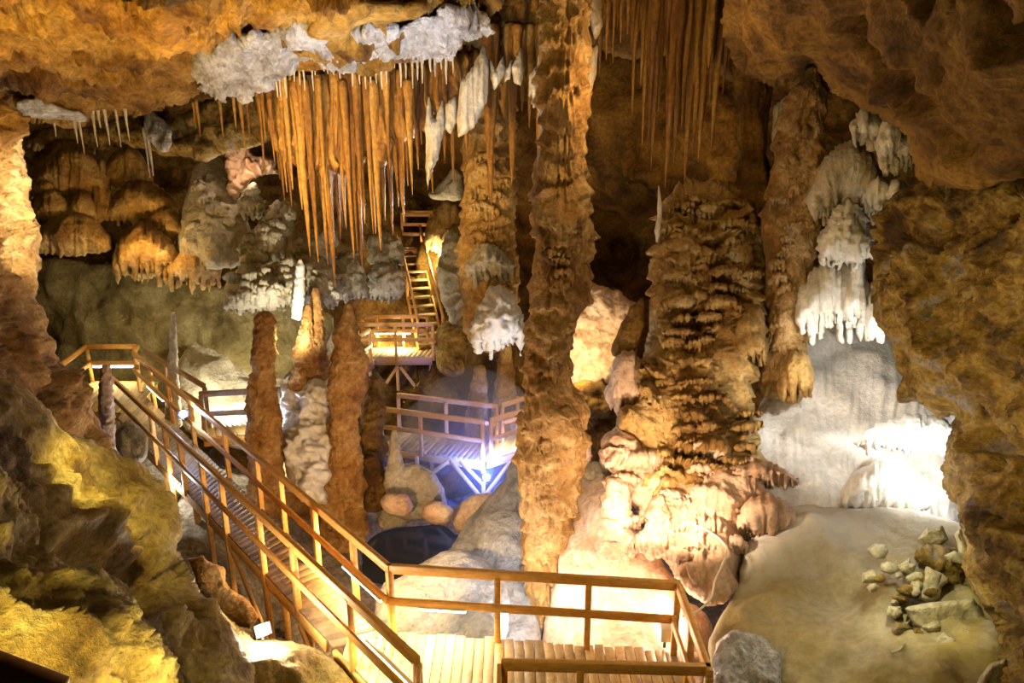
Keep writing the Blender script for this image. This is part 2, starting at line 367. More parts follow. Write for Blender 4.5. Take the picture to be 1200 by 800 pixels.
# ceiling: a slab of rock with a lip, then the roof behind it
low = [(-170, 128), (20, 130), (60, 146), (130, 138), (170, 136), (205, 126), (238, 108), (300, 96), (335, 86), (450, 76), (500, 70), (545, 45), (590, 12), (600, -40)]
def ceil_z(x, y): return 7.35
ct = []
for (px, py) in [(-150, -150), (0, -150), (200, -150), (400, -150), (590, -150)]: ct.append((px, py, 4.2))
for (px, py) in [(-150, 0), (0, 0), (200, 0), (400, 0)]: ct.append((px, py, 6.2))
ct += [(590, 0, 7.5), (-150, 60, 8), (0, 60, 8.3), (200, 60, 9), (400, 40, 9), (-150, 125, 11.5), (20, 128, 12), (130, 138, 12.5), (200, 130, 12.5), (240, 105, 11.5), (330, 82, 11), (450, 70, 10.8), (540, 40, 10.5)]
tag(relief('ceiling_front', [(-170, -160), (600, -160)]+low[::-1], ct, .5, .5, 40, M['amber'], step=2.6, disp=[d_rough(.3, .6, 4, 2), d_ridge(.1, 1.6, 4, 8), d_pit(.7, .8, 5, .22), d_pit(.25, 2.2, 3, .25), d_rough(.09, 3.2, 5, 6, .6), d_ridge(.045, 4.5, 4, 3)], jit=5, edge=.4), kind='structure')
tag(relief('ceiling_back', [(-300, -330), (1400, -330), (1400, 60), (900, 60), (690, 40), (560, 60), (300, 110), (0, 130), (-300, 130)],
    [(0, -300, 11), (600, -300, 11), (1200, -300, 11), (0, 100, 19), (300, 90, 19), (600, 30, 20), (900, 40, 16), (1300, 40, 14)], .3, 1.2, 60, M['brown'], step=6, disp=[d_rough(.6, .6, 4, 12), d_ridge(.25, 1.4, 3)], jit=4), kind='structure')
tag(relief('ceiling_right', [(842, -170), (846, 40), (858, 78), (878, 92), (905, 104), (930, 96), (952, 70), (962, 92), (985, 118), (1010, 128), (1060, 160), (1072, 205), (1090, 220), (1130, 222), (1220, 205), (1420, 200), (1420, -170)],
    [(850, -150, 7), (1400, -150, 3.6), (850, 60, 10.5), (930, 90, 10), (1000, 118, 9.2), (1070, 200, 8.2), (1200, 190, 6.6), (1400, 190, 5), (1100, 50, 6.5), (1100, -150, 4.6)], .6, .8, 55, M['brown'], step=3,
    disp=[d_rough(.45, .6, 3, 21), d_pit(.4, .8, 9, .25), d_rough(.08, 2.5, 5, 3, .6)], jit=4), kind='structure')
# left side wall
tag(relief('wall_left', [(-220, 90), (8, 118), (24, 150), (27, 180), (38, 222), (36, 252), (48, 272), (50, 318), (40, 345), (52, 372), (62, 408), (92, 446), (112, 486), (135, 530), (120, 640), (-220, 760)],
    [(-200, 100, 5.5), (10, 130, 9.5), (40, 300, 9.5), (-200, 400, 5), (60, 430, 9.4), (120, 520, 9.8), (0, 420, 7.6), (0, 600, 7)], .5, 1.2, 45, M['shaft'], step=3,
    disp=[d_rough(.4, .8, 4, 4), d_pit(.25, 1.6, 2, .2), d_ridge(.2, 2.2, 4, 2), d_rough(.08, 6, 4, 1, .65)], jit=5), kind='structure')
# right side wall: the crag in front
tag(relief('wall_right', [(1420, 150), (1230, 200), (1150, 214), (1085, 214), (1043, 236), (1022, 262), (1020, 330), (1022, 372), (1042, 402), (1056, 440), (1050, 472), (1078, 472), (1092, 488), (1117, 486), (1112, 530), (1104, 562), (1127, 602), (1136, 640), (1131, 662), (1142, 692), (1162, 722), (1172, 762), (1166, 820), (1180, 980), (1420, 980)],
    [(1060, 240, 9.6), (1400, 180, 5.5), (1200, 220, 7.5), (1030, 350, 9.4), (1110, 480, 8.8), (1120, 600, 8.2), (1160, 760, 7.2), (1400, 500, 4.6), (1400, 950, 4), (1200, 450, 7)], .55, 1.0, 60, M['crag'], step=2.6,
    disp=[d_rough(.32, .8, 4, 33), d_pit(.4, 1.3, 8, .22), d_ridge(.08, 3.2, 4, 7), d_rough(.05, 7, 4, 2, .7)], jit=6), kind='structure')

# ================================================================== ROCK MASSES
def mass(name, label, cat, *a, group=None, **k):
    k.setdefault('chk', 0 if name in ('stone_slab', 'rubble_stone', 'calcite_crust') else 2)
    return tag(relief(name, *a, **k), label, cat, group)
def d_hollow(p, n, w):
    # the deep hollow under the ledge's overhang
    x, y, z = p[:, 0], p[:, 1], p[:, 2]-CAMZ; Zc = y*CP-z*SP; px = CX+F*x/Zc; py = CY-F*(y*SP+z*CP)/Zc
    g = smooth(1.15, .75, np.hypot((px-(150+.55*(py-690)*.3))/95, (py-(668+.28*(px-150)))/42)+.25*fbm(p*1.4, 3))
    g2 = smooth(1.1, .6, np.hypot((px-55)/70, (py-415-.9*(px-55))/38)+.2*fbm(p*1.2+4, 3))
    return -.75*g-.35*g2
mass('rock_ledge', 'big yellow-brown boulder ledge filling the lower left corner', 'rock',
    [(-220, 400), (0, 440), (40, 470), (75, 505), (105, 512), (135, 532), (165, 546), (186, 570), (203, 592), (206, 640), (216, 656), (232, 682), (256, 722), (282, 757), (296, 800), (300, 1000), (-220, 1000)],
    [(-200, 450, 4.5), (40, 480, 6.8), (150, 545, 8.2), (205, 620, 8.0), (280, 780, 7.2), (100, 700, 5.3), (0, 800, 3.8), (-200, 950, 2.6), (290, 980, 5.5), (60, 600, 6.0)], .6, 1.2, 60, M['gold'], step=2.8,
    disp=[d_rough(.42, .7, 4, 14), d_hollow, d_ridge(.12, 1.5, 4, 3), d_rough(.06, 5, 4, 1, .65)], jit=5)
mass('rock_outcrop', 'reddish rock spur lying under the walkway beside the bright floodlight', 'rock',
    [(220, 652), (236, 648), (248, 660), (262, 668), (272, 690), (290, 702), (302, 722), (292, 736), (270, 728), (250, 704), (234, 690)], [(222, 650, 10.7), (300, 730, 10.0), (250, 700, 10.4)], .2, .3, 12, M['rust'], step=1.6, chk=0, jit=5, disp=[d_rough(.12, 2.2), d_ridge(.06, 4), d_flow(.14, .05, .4, .06, 2)])
mass('rock_mound', 'low dark mound of rock below the bright floodlight', 'rock',
    [(225, 690), (300, 745), (380, 765), (420, 800), (430, 900), (270, 900), (250, 760)], [(225, 690, 9.6), (380, 765, 9.3), (350, 890, 8.0)], .3, .8, 40, M['gold'], step=3, disp=[d_rough(.2, 1.2)])

# left wall flowstones
def teeth(x0, x1, yb, h, w, seed, curve=0):
    r = random.Random(seed); out = []; x = x1
    while x > x0+w*.6:
        t = (x-x0)/(x1-x0); yy = yb-curve*(2*t-1)**2
        ww = w*r.uniform(.6, 1.4); out += [(x, yy-h*r.uniform(.5, .9)), (x-ww*.5, yy+h*r.uniform(-.3, .7))]; x -= ww
    return out
def shelf(name, label, x0, x1, yt, yb, Z, mat, th=.6, tooth=6, tw=5, seed=0, cat='flowstone', group=None, flute=.05, fw=.09, curve=6, skew=0, flow=None):
    top = []
    for k in range(9):
        t = k/8; top.append((x0+(x1-x0)*t, yt+skew*(t-.5)+(yb-yt)*.55*(abs(2*t-1)**2.2)))
    poly = [(x0-1, yb-tooth-curve)]+top+[(x1+1, yb-tooth-curve)]+teeth(x0, x1, yb, tooth, tw, seed, curve)
    ds = [d_flute(flute, fw, seed), d_rough(.08, 1.6, 4, seed)]
    if flow: ds += [d_flow(*flow, seed=seed), d_lump(.07, 4, seed), d_lump(.03, 9, seed)]
    return tag(relief(name, poly, [((x0+x1)/2, (yt+yb)/2, Z)], th, .5, min(28, (yb-yt)*.55, (x1-x0)*.45), mat, step=2, disp=ds, jit=1.2, seed=seed, seg=4, edge=.6), label, cat, group)
G = 'flowstone shelves on the left cave wall'
shelf('flowstone_shelf', 'wide domed brown flowstone shelf, topmost of the left wall, with long fluted skirt', 32, 126, 164, 236, 18.6, M['flow'], .9, 10, 6, 1, group=G, flute=.09)
shelf('flowstone_shelf', 'small round brown flowstone knob below the widest fluted shelf', 38, 68, 206, 232, 18.2, M['flow'], .5, 3, 5, 2, group=G)
shelf('flowstone_shelf', 'tall brown fluted flowstone drape right of the widest domed shelf', 106, 130, 186, 262, 18.5, M['flow'], .4, 10, 5, 3, group=G, flute=.08)
shelf('flowstone_shelf', 'left rounded brown flowstone boss with grooved front, under the small knob', 36, 82, 220, 262, 18.0, M['flow'], .6, 4, 5, 4, group=G)
shelf('flowstone_shelf', 'right rounded brown flowstone boss beside the grooved one', 76, 114, 222, 262, 18.1, M['flow'], .5, 4, 5, 5, group=G)
shelf('flowstone_shelf', 'large smooth brown bulge, lowest on the left wall beside the pale rock edge', 36, 128, 246, 300, 17.9, M['flow'], .8, 3, 8, 6, group=G, flute=.03)
shelf('flowstone_shelf', 'brown domed cap above the fluted shelf beside the blue-white patch', 122, 176, 172, 222, 18.9, M['flow'], .6, 4, 5, 7, group=G)
shelf('flowstone_shelf', 'brown fluted flowstone shelf with even skirt below the white patch', 126, 206, 212, 262, 18.4, M['flow'], .8, 8, 5, 8, group=G, flute=.08)
shelf('flowstone_shelf', 'knobbly tan flowstone cap below the even fluted skirt', 168, 216, 240, 285, 18.0, M['flow'], .6, 8, 6, 9, group=G)
shelf('flowstone_shelf', 'tan flowstone shelf with long icicle fringe over the dark hollow', 134, 214, 262, 322, 17.8, M['flow'], .9, 22, 6, 10, group=G, curve=-8, skew=16, flute=.08)
shelf('flowstone_shelf', 'small thin ledge under the long icicle fringe', 146, 192, 304, 326, 18.2, M['flow'], .4, 3, 6, 11, group=G)
shelf('flowstone_shelf', 'tan flowstone clump with drips left of the grey bulges', 198, 260, 284, 338, 17.6, M['flow'], .7, 14, 7, 12, group=G, flute=.08)
shelf('flowstone_shelf', 'dark fluted row high under the ceiling above the widest shelf', 30, 140, 146, 178, 19.4, M['flow'], .5, 8, 5, 13, group=G, flute=.08)
OB['cone'] = mass('flowstone_mound', 'olive cone of stone sloping down right of the brown shelves', 'rock', [(232, 180), (258, 178), (272, 215), (292, 262), (296, 300), (270, 318), (225, 315), (205, 300), (214, 240)], [(250, 190, 18.6), (250, 310, 17.2), (210, 300, 17.4)], .6, .6, 36, M['grey'], step=2, disp=[d_rough(.15, 1.3), d_rough(.04, 5)])
mass('flowstone_mass', 'dark greenish overhang below the ceiling left of the hanging curtain', 'rock', [(120, 138), (180, 150), (240, 120), (300, 100), (330, 130), (320, 170), (262, 178), (240, 190), (215, 184), (175, 178), (130, 165)], [(120, 150, 17.5), (320, 150, 15.5), (240, 205, 16.5)], .5, .6, 28, M['crag'], step=2.2, disp=[d_rough(.35, 1.1), d_ridge(.15, 2.4)])
mass('calcite_patch', 'blue-white calcite patch on the dark overhang at left', 'calcite', [(166, 128), (186, 134), (202, 150), (203, 166), (190, 180), (180, 176), (172, 158)], [(166, 128, 15.4), (203, 150, 14.8), (185, 180, 15.2)], .25, .2, 10, M['crust'], step=1.6, disp=[d_rough(.08, 3)], jit=3)
mass('calcite_patch', 'small white patch under the ceiling at far left above the brown shelves', 'calcite', [(16, 118), (36, 113), (62, 122), (96, 130), (110, 142), (60, 140), (22, 136)], [(16, 118, 11), (100, 135, 12), (60, 140, 11.9)], .2, .2, 8, M['crust'], step=1.6, disp=[d_rough(.06, 3)], jit=3)
# grey bulges below the curtain
BULGES = []
GG = 'grey popcorn bulges under the curtain'
for (nm, x0, x1, yt, yb, Z, sd, tk) in [
    ('uppermost small grey knob beside the lit pinkish cleft', 282, 308, 216, 256, 17.2, 21, .5),
    ('grey knob right of the uppermost one, above the drip bulge', 308, 342, 236, 285, 17.0, 22, .6),
    ('grey-tan bulge with dripping rim, middle of the cluster', 292, 336, 256, 308, 16.8, 23, .7),
    ('small grey drip-edged lump right of the olive cone', 282, 312, 272, 312, 16.6, 24, .5),
    ('broad grey bulge with icicle rim above the first stalagmite', 262, 334, 308, 366, 16.2, 25, .9),
    ('large pale grey bulge behind the double stalagmite', 318, 398, 296, 362, 16.6, 26, .9),
    ('grey knobbly lump beneath the long stalactite tips', 340, 392, 268, 318, 17.2, 27, .6),
    ('pale fringed lump left of the upper landing', 386, 430, 290, 352, 17.6, 28, .6),
    ('grey dripping tier left of the upper staircase, upper one', 432, 472, 270, 312, 19.0, 29, .5),
    ('grey dripping tier left of the upper staircase, lower one', 430, 474, 306, 352, 18.8, 30, .5)]:
    BULGES.append((nm, x0, x1, yt, yb, Z, sd, tk)); OB[nm] = shelf('flowstone_bulge', nm, x0, x1, yt, yb, Z, M['grey'], tk, 7, 5, sd, 'flowstone', GG, .05, .11, 4, flow=(.4, .06, .5, .1))
mass('rock_wall_panel', 'broad smooth grey-green rock face behind the first stalagmite', 'rock', [(212, 410), (235, 378), (280, 365), (340, 372), (410, 385), (420, 440), (380, 480), (300, 530), (232, 520), (200, 475)], [(215, 400, 21.2), (400, 400, 23), (290, 520, 19.6), (300, 420, 20.6)], .5, .8, 70, M['grey'], step=3, disp=[d_rough(.25, .8), d_rough(.06, 3)])
mass('rock_band', 'wide smooth olive rock face below the brown shelves behind the far landing', 'rock', [(20, 300), (140, 308), (240, 330), (330, 352), (400, 365), (380, 410), (300, 470), (180, 480), (60, 480), (10, 400)], [(20, 310, 20.6), (330, 365, 20.4), (180, 470, 21.6), (60, 470, 21.2), (150, 380, 21)], .35, .6, 80, M['olive'], step=3, disp=[d_rough(.3, .7), d_rough(.06, 3)])
mass('rock_cleft', 'sunlit-looking pinkish broken rock in the cleft left of the curtain', 'rock', [(266, 178), (284, 172), (300, 186), (318, 190), (322, 206), (300, 205), (290, 218), (276, 235), (268, 215)], [(266, 180, 18), (320, 195, 18), (275, 230, 17.6)], .35, .3, 9, M['pink'], step=1.4, disp=[d_ridge(.3, 2.6), d_rough(.1, 6)], jit=8, chk=0)

# the curtain's root and the white crust
mass('calcite_crust', 'long white calcite crust along the ceiling lip over the hanging curtain', 'calcite',
    [(228, 70), (262, 46), (300, 36), (345, 38), (352, 18), (366, 0), (382, -10), (392, 4), (380, 26), (400, 48), (430, 26), (460, 34), (500, 22), (512, 6), (540, 14), (572, 24), (575, 34), (545, 46), (524, 62), (496, 72), (440, 66), (400, 72), (345, 72), (318, 84), (304, 104), (286, 112), (250, 112), (232, 92)],
    [(228, 70, 9.5), (350, 40, 8.6), (370, 0, 7.3), (450, 40, 8.6), (570, 25, 8.6), (500, 70, 9.8), (300, 105, 10.4), (400, 70, 9.9)], .16, .5, 7, M['crust'], step=1.6, disp=[d_rough(.2, 1.6, 5, 3, .6), d_ridge(.08, 4)], jit=9, edge=.7)
mass('rock_boss', 'smooth ochre rock boss sitting above the white crust', 'rock', [(358, 46), (364, 22), (384, 6), (420, 0), (470, 4), (505, 6), (490, 24), (455, 28), (425, 22), (398, 50)], [(360, 40, 8.0), (500, 5, 7.6), (420, 5, 7.4)], .3, .6, 22, M['amber'], step=2, disp=[d_rough(.12, 2)])
mass('drapery_root', 'fluted amber rock sheet the hanging curtain grows from', 'drapery',
    [(308, 92), (340, 84), (440, 78), (520, 70), (556, 60), (540, 100), (520, 130), (508, 130), (500, 160), (488, 140), (476, 175), (462, 150), (448, 205), (430, 170), (412, 215), (398, 180), (385, 220), (370, 190), (356, 215), (340, 175), (328, 185), (312, 130)],
    [(308, 95, 12.8), (540, 70, 12.6), (430, 200, 13.0)], .35, .35, 14, M['curtain'], step=1.7, disp=[d_flute(.16, .14, 3, .25), d_flute(.06, .05, 9, .3)], jit=1)
mass('ceiling_recess', 'dark brown rock behind the middle stalactites below the ceiling', 'rock',
    [(500, 60), (560, 40), (600, -20), (860, -60), (880, 60), (872, 110), (820, 60), (740, 70), (700, 50), (640, 90), (560, 110), (520, 120)], [(520, 90, 14.5), (600, -10, 13), (860, -40, 12), (870, 90, 13), (700, 50, 14.5)], .5, .8, 40, M['brown'], step=3, disp=[d_flute(.15, .22, 5, .3), d_rough(.3, .9)])

# ---- stalactites
def stalactite(px, yt, yb, w, Z, label, group=None, mat='curtain', name='stalactite', lean=0):
    a = PV(px, yt, Z); y = a[1]; k = CP-(yb-CY)/F*SP; b = PV(px, yb, y/k)
    top, bot = a[2], b[2]; r = w*Z/F/2; n = 12; ax = []
    f1 = rnd.uniform(.25, .6)
    for q in range(n):
        t = q/(n-1); rr = r*(1-t)**.75*(1+.12*math.sin(t*rnd.uniform(15, 22)))+.006
        if t > f1: rr = min(rr, r*.62*(1-t)/(1-f1)*.9+r*.12+.006)
        ax.append((a[0]+lean*t+.003*math.sin(t*7+px), y, top+(bot-top)*t, rr))
    o = lathe(name, ax, M[mat], nseg=10, nz=26, wob=.3, seed=rnd.uniform(0, 90)); return tag(o, label, 'stalactite', group)
# curtain: the prominent long ones
longs = [(347, 300, 9), (357, 307, 7), (369, 311, 8), (376, 335, 11), (387, 279, 8), (402, 303, 8), (412, 317, 11), (418, 262, 7), (436, 294, 9), (443, 258, 8), (452, 276, 8), (466, 262, 9), (478, 212, 7), (503, 226, 5)]
on = ['first', 'second', 'third', 'fourth', 'fifth', 'sixth', 'seventh', 'eighth', 'ninth', 'tenth', 'eleventh', 'twelfth', 'thirteenth', 'last']
for (x, yb, w), o_ in zip(longs, on):
    stalactite(x, 95, yb, w*1.5, 12.2+rnd.uniform(-.25, .3), ('%s from the left of the long orange-brown stalactites in the curtain' % o_) if o_ != 'last' else 'thin pale stalactite hanging over the upper staircase, right of the curtain', 'long curtain stalactites')
g1 = 'short curtain stalactites'
for k_ in range(46):
    x = 312+k_*4.25+rnd.uniform(-1.5, 1.5)
    yb = 165+rnd.uniform(-20, 75)+55*math.exp(-((x-400)/50)**2)-(30 if x > 480 else 0)
    stalactite(x, 92-.06*(x-310), yb, rnd.uniform(6, 11), 12.0+rnd.uniform(0, .9), 'brown stalactite packed into the dense hanging curtain under the white crust', g1)
g2 = 'straws along the white crust'
for k_ in range(34):
    x = 300+k_*7+rnd.uniform(-2, 2); yt = 88-.1*(x-300) if x < 340 else 74-.02*(x-340)
    if x > 525: yt = 62-(x-525)*.6
    stalactite(x, yt-6, yt+rnd.uniform(8, 34), rnd.uniform(2, 3.6), 10.7+rnd.uniform(0, .4), 'short white straw stalactite fringing the white crust edge', g2, 'drape')
g3 = 'thin stalactites left of the curtain'
for (x, yt, yb, w) in [(226, 120, 150, 3), (230, 118, 160, 3), (256, 108, 160, 4), (272, 104, 150, 4), (279, 95, 178, 6), (288, 110, 170, 4), (301, 98, 205, 6), (306, 105, 165, 5), (315, 115, 190, 5), (328, 110, 190, 5)]:
    stalactite(x, yt, yb, w, 12.2, 'thin tan stalactite hanging singly left of the dense curtain', g3)
g4 = 'little stalactites below the left ceiling'
for (x, yb, w) in [(90, 180, 3), (107, 172, 4), (114, 150, 3), (122, 170, 3), (135, 172, 3), (60, 160, 3), (84, 168, 4), (146, 165, 3), (168, 208, 3), (172, 206, 4)]:
    stalactite(x, 126 if x < 160 else 150, yb, w, 12.4 if x < 160 else 15.4, 'small pale stalactite hanging under the left ceiling edge', g4, 'drape')
g5 = 'stalactites between the white drapes and the tall column'
for (x, yb, w) in [(518, 190, 12), (528, 215, 9), (545, 180, 10), (556, 150, 8), (574, 240, 18), (590, 170, 10), (600, 215, 16), (612, 130, 9), (621, 150, 8), (633, 205, 9), (582, 110, 9), (566, 120, 9), (606, 100, 10)]:
    stalactite(x, 30 if x > 560 else 60, yb, w*1.25, 13.0+rnd.uniform(-.3, .3), 'brown stalactite between the white drapes and the tall central column', g5)
g6 = 'stalactites right of the tall column'
for (x, yb, w) in [(700, 60, 5), (706, 88, 6), (714, 70, 5), (722, 74, 4), (730, 50, 5), (738, 40, 5), (748, 135, 6), (757, 100, 5), (762, 170, 7), (770, 180, 8), (775, 200, 9), (780, 130, 7), (787, 80, 6), (794, 220, 13), (803, 190, 9), (810, 150, 8), (818, 215, 12), (826, 180, 8), (834, 190, 11), (842, 120, 8), (849, 175, 11), (858, 110, 8), (710, 40, 6), (726, 35, 6), (744, 60, 7), (766, 90, 7), (800, 90, 10), (822, 100, 10), (838, 80, 9), (785, 60, 9)]:
    stalactite(x, -30, yb, w*1.35, 11.6+rnd.uniform(-.3, .5), 'brown stalactite in the group hanging right of the tall central column', g6)
g7 = 'stalactites fused to the top of the tall column'
for (x, yb, w, o_) in [(666, 232, 22, 'long smooth stalactite down the front of the tall central column'), (641, 205, 14, 'stalactite on the left edge of the tall central column'), (652, 130, 14, 'short stalactite left of the smooth one on the tall column'), (684, 120, 14, 'short stalactite at the right edge of the tall column top')]:
    stalactite(x, -40, yb, w*1.4, 10.35, o_, g7)
# pale drapes
def drape(label, poly, Z, sd, mat='drape', fw=.05, A=.05):
    return tag(relief('drapery', poly, [(poly[0][0], poly[0][1], Z)], .16, .12, 8, M[mat], step=1.5, disp=[d_flute(A, fw, sd, .3)], jit=.8, seed=sd, seg=4), label, 'drapery', 'pale stone drapes')
drape('largest white fluted drape hanging between curtain and tall column', [(568, 52), (573, 80), (570, 118), (556, 148), (538, 160), (536, 140), (540, 96), (556, 76)], 11.9, 1)
drape('long V-shaped white drape with a tip over the upper staircase', [(502, 110), (506, 138), (511, 142), (519, 115), (520, 150), (513, 185), (504, 205), (501, 225), (500, 190), (499, 150)], 12.0, 2)
drape('narrow white drape left of the largest fluted one', [(523, 122), (534, 112), (536, 140), (528, 156), (522, 150)], 12.0, 3)
drape('short white drape right of the largest fluted one', [(574, 68), (580, 84), (590, 66), (592, 84), (580, 106), (575, 92)], 11.9, 4)
drape('small pointed white drape, middle of the short ones', [(592, 80), (600, 70), (597, 92), (592, 96)], 11.9, 5)
drape('short ragged white drape nearest the tall column', [(600, 78), (611, 55), (614, 82), (610, 100), (602, 96)], 11.9, 6)
drape('thin white blade beside the tall column', [(620, 88), (630, 78), (634, 40), (635, 80), (626, 130), (624, 108), (620, 115)], 11.6, 7)
drape('pale ribbon drape on the right edge of the tall column, upper', [(690, -10), (703, -20), (706, 30), (698, 46), (690, 20)], 10.6, 8)
drape('golden ribbon drape on the right edge of the tall column, lower', [(688, 60), (700, 52), (698, 88), (690, 118), (680, 160), (668, 168), (678, 130), (686, 100)], 10.5, 9)
drape('small striped white drape low on the right of the tall column', [(680, 164), (683, 180), (681, 205), (674, 212), (670, 200), (676, 180)], 10.6, 10)
drape('thin white streak of calcite left of the tiered flowstone', [(772, 218), (776, 240), (775, 265), (770, 285), (768, 270), (772, 250)], 12.2, 11)
drape('white ragged strip left of the right column', [(908, 124), (922, 112), (930, 116), (916, 140), (913, 170), (908, 184), (905, 160)], 12.2, 12)

# ---- columns and stalagmites
def col(name, label, cat, rows, Z, mat, **k):
    g = k.pop('group', None); return tag(column(name, rows, Z, M[mat], **k), label, cat, g)
OB['column'] = col('cave_column', 'tall tan central column running from ceiling to floor behind the railing', 'column',
    [(664, -60, 30), (663, 0, 28), (662, 60, 25), (660, 120, 26), (660, 200, 25), (658, 240, 30), (655, 262, 35), (656, 300, 32), (654, 350, 31), (647, 385, 29), (644, 420, 25), (641, 455, 25), (648, 482, 36), (650, 500, 38), (648, 530, 38), (648, 560, 34), (646, 600, 30), (642, 650, 24), (637, 700, 19), (634, 740, 18), (634, 800, 22)], 11.0, 'shaft',
    nseg=120, dz=.028, wob=.22, seed=2, disp=[d_rough(.12, 1.3, 3, 2), d_flow(.34, .13, .6, .08, 4), d_flute(.03, .07, 6, .3), d_rough(.02, 7)])
OB['slim_column'] = col('cave_column', 'slim brown column with grey tiers left of the central column', 'column',
    [(575, 30, 26), (574, 100, 26), (573, 160, 28), (572, 230, 30), (572, 290, 31), (572, 340, 33), (573, 375, 30), (574, 405, 20)], 14.5, 'flow', nseg=90, dz=.035, wob=.25, seed=5, disp=[d_flow(.3, .12, .6, .09, 8), d_rough(.05, 3)])
OB['right_column'] = col('cave_column', 'tiered brown column beside the white drapes on the right', 'column',
    [(952, 80, 12), (946, 110, 20), (940, 140, 24), (936, 180, 27), (932, 230, 30), (926, 280, 30), (926, 330, 25), (922, 380, 22), (917, 430, 21), (907, 462, 14)], 11.6, 'shaft', nseg=90, dz=.03, wob=.25, seed=8, disp=[d_flow(.36, .11, .6, .08, 12), d_flute(.03, .06, 3, .3), d_rough(.02, 6)])
col('cave_column', 'plain brown pillar hanging left of the right tiered column', 'column',
    [(880, 60, 18), (880, 120, 15), (882, 180, 14), (886, 230, 18), (888, 300, 22)], 12.4, 'brown', nseg=40, dz=.05, wob=.2, seed=9, disp=[d_flute(.06, .1, 3, .3), d_rough(.08, 1.5)])
SG = 'stalagmites beside the walkway'
col('stalagmite', 'blunt brown stalagmite with a narrow waist, left of the double one', 'stalagmite',
    [(309, 366, 5), (309, 372, 10), (309, 385, 14), (309, 402, 15), (310, 420, 14), (309, 436, 11), (308, 442, 14), (309, 470, 17), (311, 500, 19), (312, 550, 20), (314, 600, 22), (314, 640, 22)], 14.6, 'rust', group=SG, nseg=64, dz=.03, wob=.1, seed=11, disp=[d_rough(.1, 1.8, 5), d_flow(.2, .06, .5, .07, 2), d_lump(.02, 9)])
col('stalagmite', 'pointed orange stalagmite, taller spire of the double one', 'stalagmite',
    [(370, 337, 3), (370, 345, 5), (370, 365, 8), (371, 395, 11), (373, 430, 13), (374, 470, 15), (375, 520, 20), (376, 570, 24), (376, 620, 24)], 16.0, 'rust', group=SG, nseg=64, dz=.03, wob=.1, seed=12, disp=[d_rough(.1, 1.8, 5), d_flow(.2, .06, .5, .07, 5), d_lump(.02, 9)])
col('stalagmite', 'shorter orange spire fused to the left of the double stalagmite', 'stalagmite',
    [(361, 357, 3), (360, 366, 6), (358, 395, 9), (355, 430, 12), (352, 470, 15), (350, 520, 20), (350, 570, 24), (352, 620, 26)], 15.8, 'rust', group=SG, nseg=64, dz=.03, wob=.12, seed=13, disp=[d_rough(.1, 1.8, 5), d_flow(.2, .06, .5, .07, 6), d_lump(.02, 9)])
col('stalagmite', 'big pointed tan stalagmite standing at the edge of the dark pool', 'stalagmite',
    [(408, 356, 3), (408, 366, 7), (408, 382, 12), (408, 402, 17), (408, 430, 20), (407, 455, 20), (405, 480, 17), (404, 505, 17), (405, 540, 20), (404, 570, 24), (403, 595, 28), (404, 612, 28), (404, 632, 26)], 15.0, 'rust', group=SG, nseg=80, dz=.028, wob=.1, seed=14, disp=[d_rough(.1, 1.8, 5), d_flow(.22, .06, .6, .07, 9), d_lump(.02, 9)])
col('stalagmite', 'slim knobbly pinkish stalagmite in front of the far landing', 'stalagmite',
    [(124, 428, 3), (124, 436, 6), (124, 460, 7), (125, 490, 8), (128, 530, 8), (130, 575, 9)], 14.0, 'pink', group=SG, nseg=40, dz=.02, wob=.15, seed=15, disp=[d_lump(.03, 6), d_flow(.14, .035, .5, .06)])
col('stalagmite', 'thin dark stalagmite behind the far end of the walkway', 'stalagmite',
    [(203, 366, 2), (203, 380, 3.5), (203, 410, 5), (203, 440, 6), (203, 470, 8), (203, 500, 9)], 17.0, 'grey', group=SG, nseg=28, dz=.03, wob=.12, seed=16, disp=[d_flow(.25, .03, .4, .08)])
col('stalagmite', 'dark stubby stalagmite standing behind the lower walkway, right of its twin', 'stalagmite',
    [(594, 393, 3), (593, 402, 6), (592, 430, 10), (592, 460, 13), (592, 500, 17), (592, 530, 19)], 19.4, 'flow', nseg=40, dz=.04, wob=.2, seed=17, disp=[d_rough(.06, 2.5)])
col('stalagmite', 'dark stubby stalagmite standing behind the lower walkway, left of its twin', 'stalagmite',
    [(562, 430, 6), (561, 450, 10), (560, 480, 12), (560, 510, 14), (560, 530, 14)], 19.6, 'flow', nseg=40, dz=.04, wob=.2, seed=18, disp=[d_rough(.06, 2.5)])
col('stalagmite', 'olive pointed stalagmite between the pool and the lower walkway', 'stalagmite',
    [(462, 505, 3), (462, 520, 6), (462, 545, 10), (461, 580, 14), (460, 610, 18)], 15.6, 'grey', nseg=36, dz=.04, wob=.15, seed=19, disp=[d_rough(.05, 2.5)])
col('stalagmite', 'white ringed stalagmite standing on the grey bulges below the curtain', 'stalagmite',
    [(352, 304, 2), (352, 312, 5), (351, 330, 6), (350, 350, 7), (350, 372, 8)], 15.4, 'white', nseg=32, dz=.02, wob=.1, seed=20, disp=[d_flow(.16, .04, .3, .1)])
